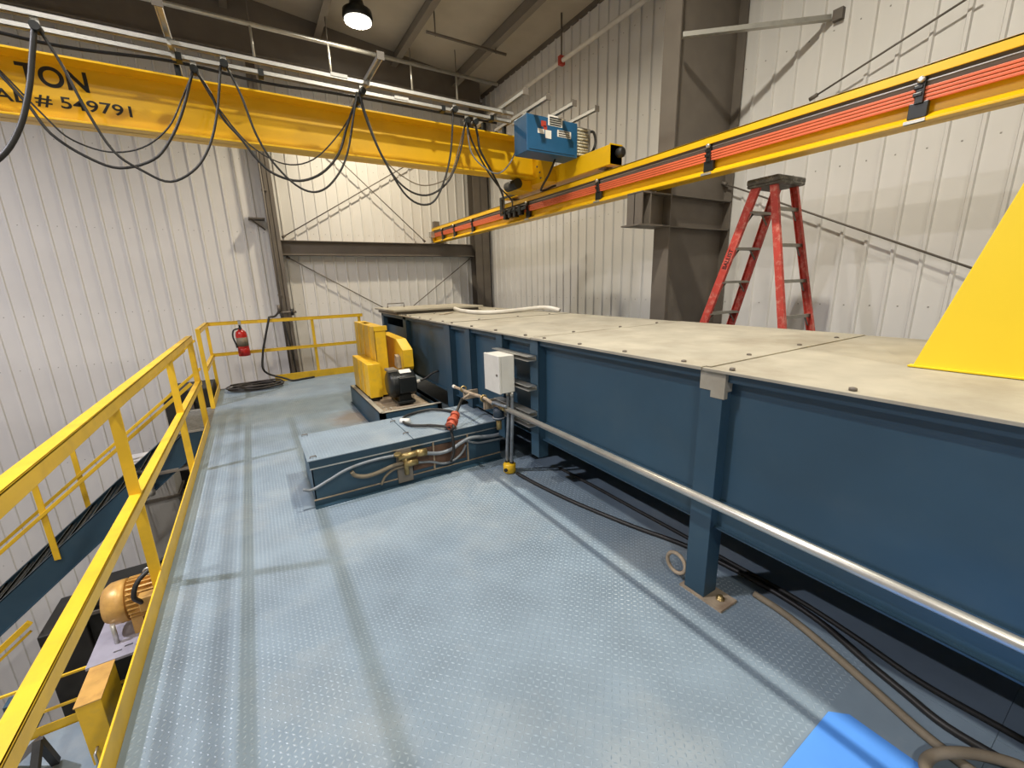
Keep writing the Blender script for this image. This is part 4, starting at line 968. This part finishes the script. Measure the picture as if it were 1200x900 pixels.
# control panel
YCB = 4.2
cL = ony(617, 132, YCB); cRr = ony(694, 148, YCB); cb_ = ony(617, 176, YCB)
cz1, cz0 = cL.z-.0, cb_.z+.0
cp = thing('control_panel', 'blue crane control panel with warning stickers hanging under the silver arms', 'control panel', (cL.x+.4, YCB+.1, cz0))
cz1 = min(cz1, ZA-.03)
xs_ = ony(672, 143, YCB).x
for hx_ in (cL.x+.06, xs_-.05):
    MB().box((hx_-.02, YCB+.10, cz1-.005), (hx_+.02, YCB+.14, ZA-.016)).build('hanger', M['steel'], cp)
MB().box((cL.x, YCB, cz0), (xs_+.06, YCB+.26, cz1)).build('cabinet', M['ctrl'], cp, .006)
MB().box((xs_+.055, YCB+.03, cz0+.045), (cRr.x, YCB+.24, cz1-.02)).build('resistor_tray', M['steel'], cp)
for k in range(9):
    zz_ = cz0+.05+k*.033
    MB().cyl((xs_+.07, YCB+.02, zz_), (cRr.x-.05, YCB+.02, zz_+random.uniform(-.01,.01)), .012, 6).build('resistor', M['copper'], cp)
def sticker(px0, py0, px1, py1, m_, nm):
    a = ony(px0, py0, YCB); c = ony(px1, py1, YCB)
    MB().box((a.x, YCB-.0025, c.z), (c.x, YCB+.001, a.z)).build(nm, M[m_], cp)
sticker(642,134,659,150,'label','sticker'); sticker(653,152,669,163,'label','sticker'); sticker(630,150,638,157,'label','sticker'); sticker(639,152,646,163,'label','sticker')
sticker(634,141,640,149,'caution','sticker'); sticker(637,147,641,152.5,'caution','sticker')
for q in range(3): sticker(654.5,154.3+q*2.6,667.5,155.4+q*2.6,'plate','print_line')
for q in range(4): sticker(644,138.5+q*2.6,657.5,139.4+q*2.6,'plate','print_line')
MB().box((cL.x+.03, YCB-.004, cz0+.02), (xs_+.02, YCB+.0, cz0+.024)).build('door_edge', M['navy'], cp)
MB().tube(smooth_path([(cRr.x-.02, YCB+.1, cz1-.05), (cRr.x+.07, YCB+.06, cz1-.03), (cRr.x+.10, YCB+.05, cz1-.14), (cRr.x+.06, YCB+.06, cz0+.12), (cRr.x-.01, YCB+.1, cz0+.10)]), .016, 8).build('cable', M['black'], cp)
MB().tube(smooth_path([(cRr.x-.02, YCB+.16, cz1-.09), (cRr.x+.05, YCB+.12, cz1-.09), (cRr.x+.06, YCB+.12, cz1-.22), (cRr.x+.08, YCB+.12, cz0+.09), (cRr.x-.0, YCB+.16, cz0+.08)]), .014, 8).build('cable', M['black'], cp)
MB().tube(smooth_path([(xs_-.15, YCB+.15, cz0), (xs_-.2, YCB+.2, cz0-.15), (xs_-.25, YCB+.3, cz0-.32), (XN-.12, YCB+.35, ZRT-.02)]), .013, 8).build('cable', M['black'], cp)
# collector arm
t = thing('current_collector', 'black current collector shoe riding on the orange conductor bars', 'collector', (XN, 5.6, ZRB))
ca = onx(592, 236, XN-.03)
yk = onx(596, 250, XN).y
MB().box((XN-.06, yk+.10, ZRT-.12), (XN-.03, yk+.16, zb0-.02)).build('post', M['blackpaint'], t)
MB().box((XN-.05, yk-.55, ZRT-.17), (XN-.02, yk+.18, ZRT-.13)).build('arm', M['blackpaint'], t)
for k in range(4):
    yy = yk+.05-k*.14
    MB().box((XN-.06, yy-.045, ZRT-.24+.012*(k%2)), (XN+.019, yy+.02, ZRT-.10)).build('shoe', M['blackpaint'], t, .008)
    MB().ring((XN-.045, yy-.02, ZRT-.20), .03, .006, 'x', 12, 6).build('spring', M['black'], t)
MB().bar((XN-.05, yk+.13, zb0-.04), (XN-.05, YG+FWG+.13, zb0-.04), .04, .03).build('bracket', M['blackpaint'], t)

# festoon trolleys and cables
def trolley(px, py, y, lb):
    p = ony(px, py, y); z0_ = zT
    t = thing('festoon_trolley', lb, 'trolley', (p.x, y, z0_-.1), 'cable trolleys on the tracks')
    MB().box((p.x-.02, y-.005, z0_-.06), (p.x+.02, y+.005, z0_+.002)).build('body', M['steel'], t)
    MB().cyl((p.x, y-.04, z0_-.075), (p.x, y+.04, z0_-.075), .028, 10).build('saddle', M['blackpaint'], t)
    for q in (-1, 1): MB().cyl((p.x-.018*q, y-.012, z0_-.006), (p.x-.018*q, y+.012, z0_-.006), .008, 8).build('wheel', M['blackpaint'], t)
for (px, py, y, lb) in ((42, 30, YT1, 'black cable trolley on the track above the painted word on the girder'),
        (228, 84, YT2, 'black cable trolley on the inner track just right of the serial number'),
        (262, 72, YT1, 'black cable trolley on the outer track just right of the serial number'),
        (420, 112, YT2, 'black cable trolley on the inner track beside the middle silver arm'),
        (424, 104, YT1, 'black cable trolley on the outer track beside the middle silver arm'),
        (533, 140, YT1, 'black cable trolley on the outer track short of the blue control panel'),
        (547, 150, YT2, 'black cable trolley on the inner track carrying the pale cable near the control panel'),
        (557, 152, YT2, 'black cable trolley on the inner track carrying the collector cable near the control panel')):
    trolley(px, py, y, lb)
def fest(pts, y, r, lb, m_='black', dy=0):
    P_ = [ony(a, b, y) + V(0, dy*(.5-abs(i/(len(pts)-1)-.5))*2, 0) for i, (a, b) in enumerate(pts)]
    for q in (0, -1):
        if pts[q] != (614, 148): P_[q].z = zT-.085
    o = MB().tube(smooth_path(P_, 5), r, 8).build('festoon_cable', M[m_])
    tag(o, lb, 'cable')
LBC = 'black festoon cable drooping in front of the yellow girder'
fest([(40,34),(38,60),(34,105),(23,150),(0,185),(-45,205),(-95,165),(-118,70),(-125,0)], YT1, .017, 'thick black festoon cable hanging over the letter T of the girder')
fest([(-150,-10),(-60,25),(0,83),(53,137),(83,163),(127,178),(167,173),(197,150),(213,117),(226,88)], YT2+.022, .006, 'thin festoon cable looping below the girder numbers with the shallower sag')
fest([(-150,-8),(-60,25),(0,87),(33,123),(60,157),(100,183),(140,197),(180,187),(200,163),(214,130),(227,88)], YT2-.02, .010, 'thicker festoon cable looping below the girder numbers with the deeper sag')
fest([(46,34),(73,77),(100,127),(133,177),(167,200),(200,213),(230,197),(247,167),(255,127),(259,80)], YT1, .009, 'festoon cable crossing diagonally over the letter N and the serial number')
fest([(230,88),(247,110),(260,137),(283,163),(300,185),(320,203),(350,212),(377,203),(397,180),(407,147),(417,116)], YT2-.022, .011, 'thick middle festoon cable in the loop in front of the slim far column')
fest([(231,88),(257,128),(293,170),(333,192),(367,187),(397,157),(419,116)], YT2+.022, .006, 'thin upper festoon cable in the loop in front of the slim far column')
fest([(266,80),(283,113),(300,157),(320,190),(347,217),(370,225),(390,213),(407,180),(419,116)], YT1, .009, 'lowest festoon cable in the loop in front of the slim far column')
fest([(422,116),(433,150),(450,187),(467,213),(487,227),(507,227),(527,210),(540,175),(546,156)], YT2-.027, .010, 'middle festoon cable in the loop over the far wall brace rods')
fest([(421,112),(437,160),(457,200),(477,230),(497,240),(513,230),(527,187),(532,146)], YT1, .010, 'lowest festoon cable in the loop over the far wall brace rods')
fest([(424,116),(447,180),(467,203),(493,217),(517,213),(530,200),(546,156)], YT2+.016, .006, 'thin upper festoon cable in the loop over the far wall brace rods', 'tan')
fest([(547,156),(553,180),(573,200),(587,202),(600,187),(610,160),(614,148)], YT2-.004, .008, 'pale festoon cable looping beside the blue control panel', 'greyhose')
pc = V(XN-.05, yk+.1, ZRT-.14)
def tp(px, dy=0): p = ony(px, 152, YT2); return V(p.x, YT2+dy, zT-.085)
o = MB().tube(smooth_path([tp(557), ony(560,160,YT2), ony(563,177,YT2), ony(577,203,YT2+.05), ony(590,232,YT2+.4), pc]), .013, 8).build('collector_cable', M['black']); tag(o, 'thick black cable dropping from the track end to the collector shoe', 'cable')
o = MB().tube(smooth_path([tp(549,.034), ony(553,165,YT2+.036), ony(567,193,YT2+.04), ony(583,217,YT2+.1), ony(600,236,YT2+.4), pc+V(.02,-.2,0)]), .010, 8).build('collector_cable', M['black']); tag(o, 'thinner black cable crossing under the girder to the collector shoe', 'cable')
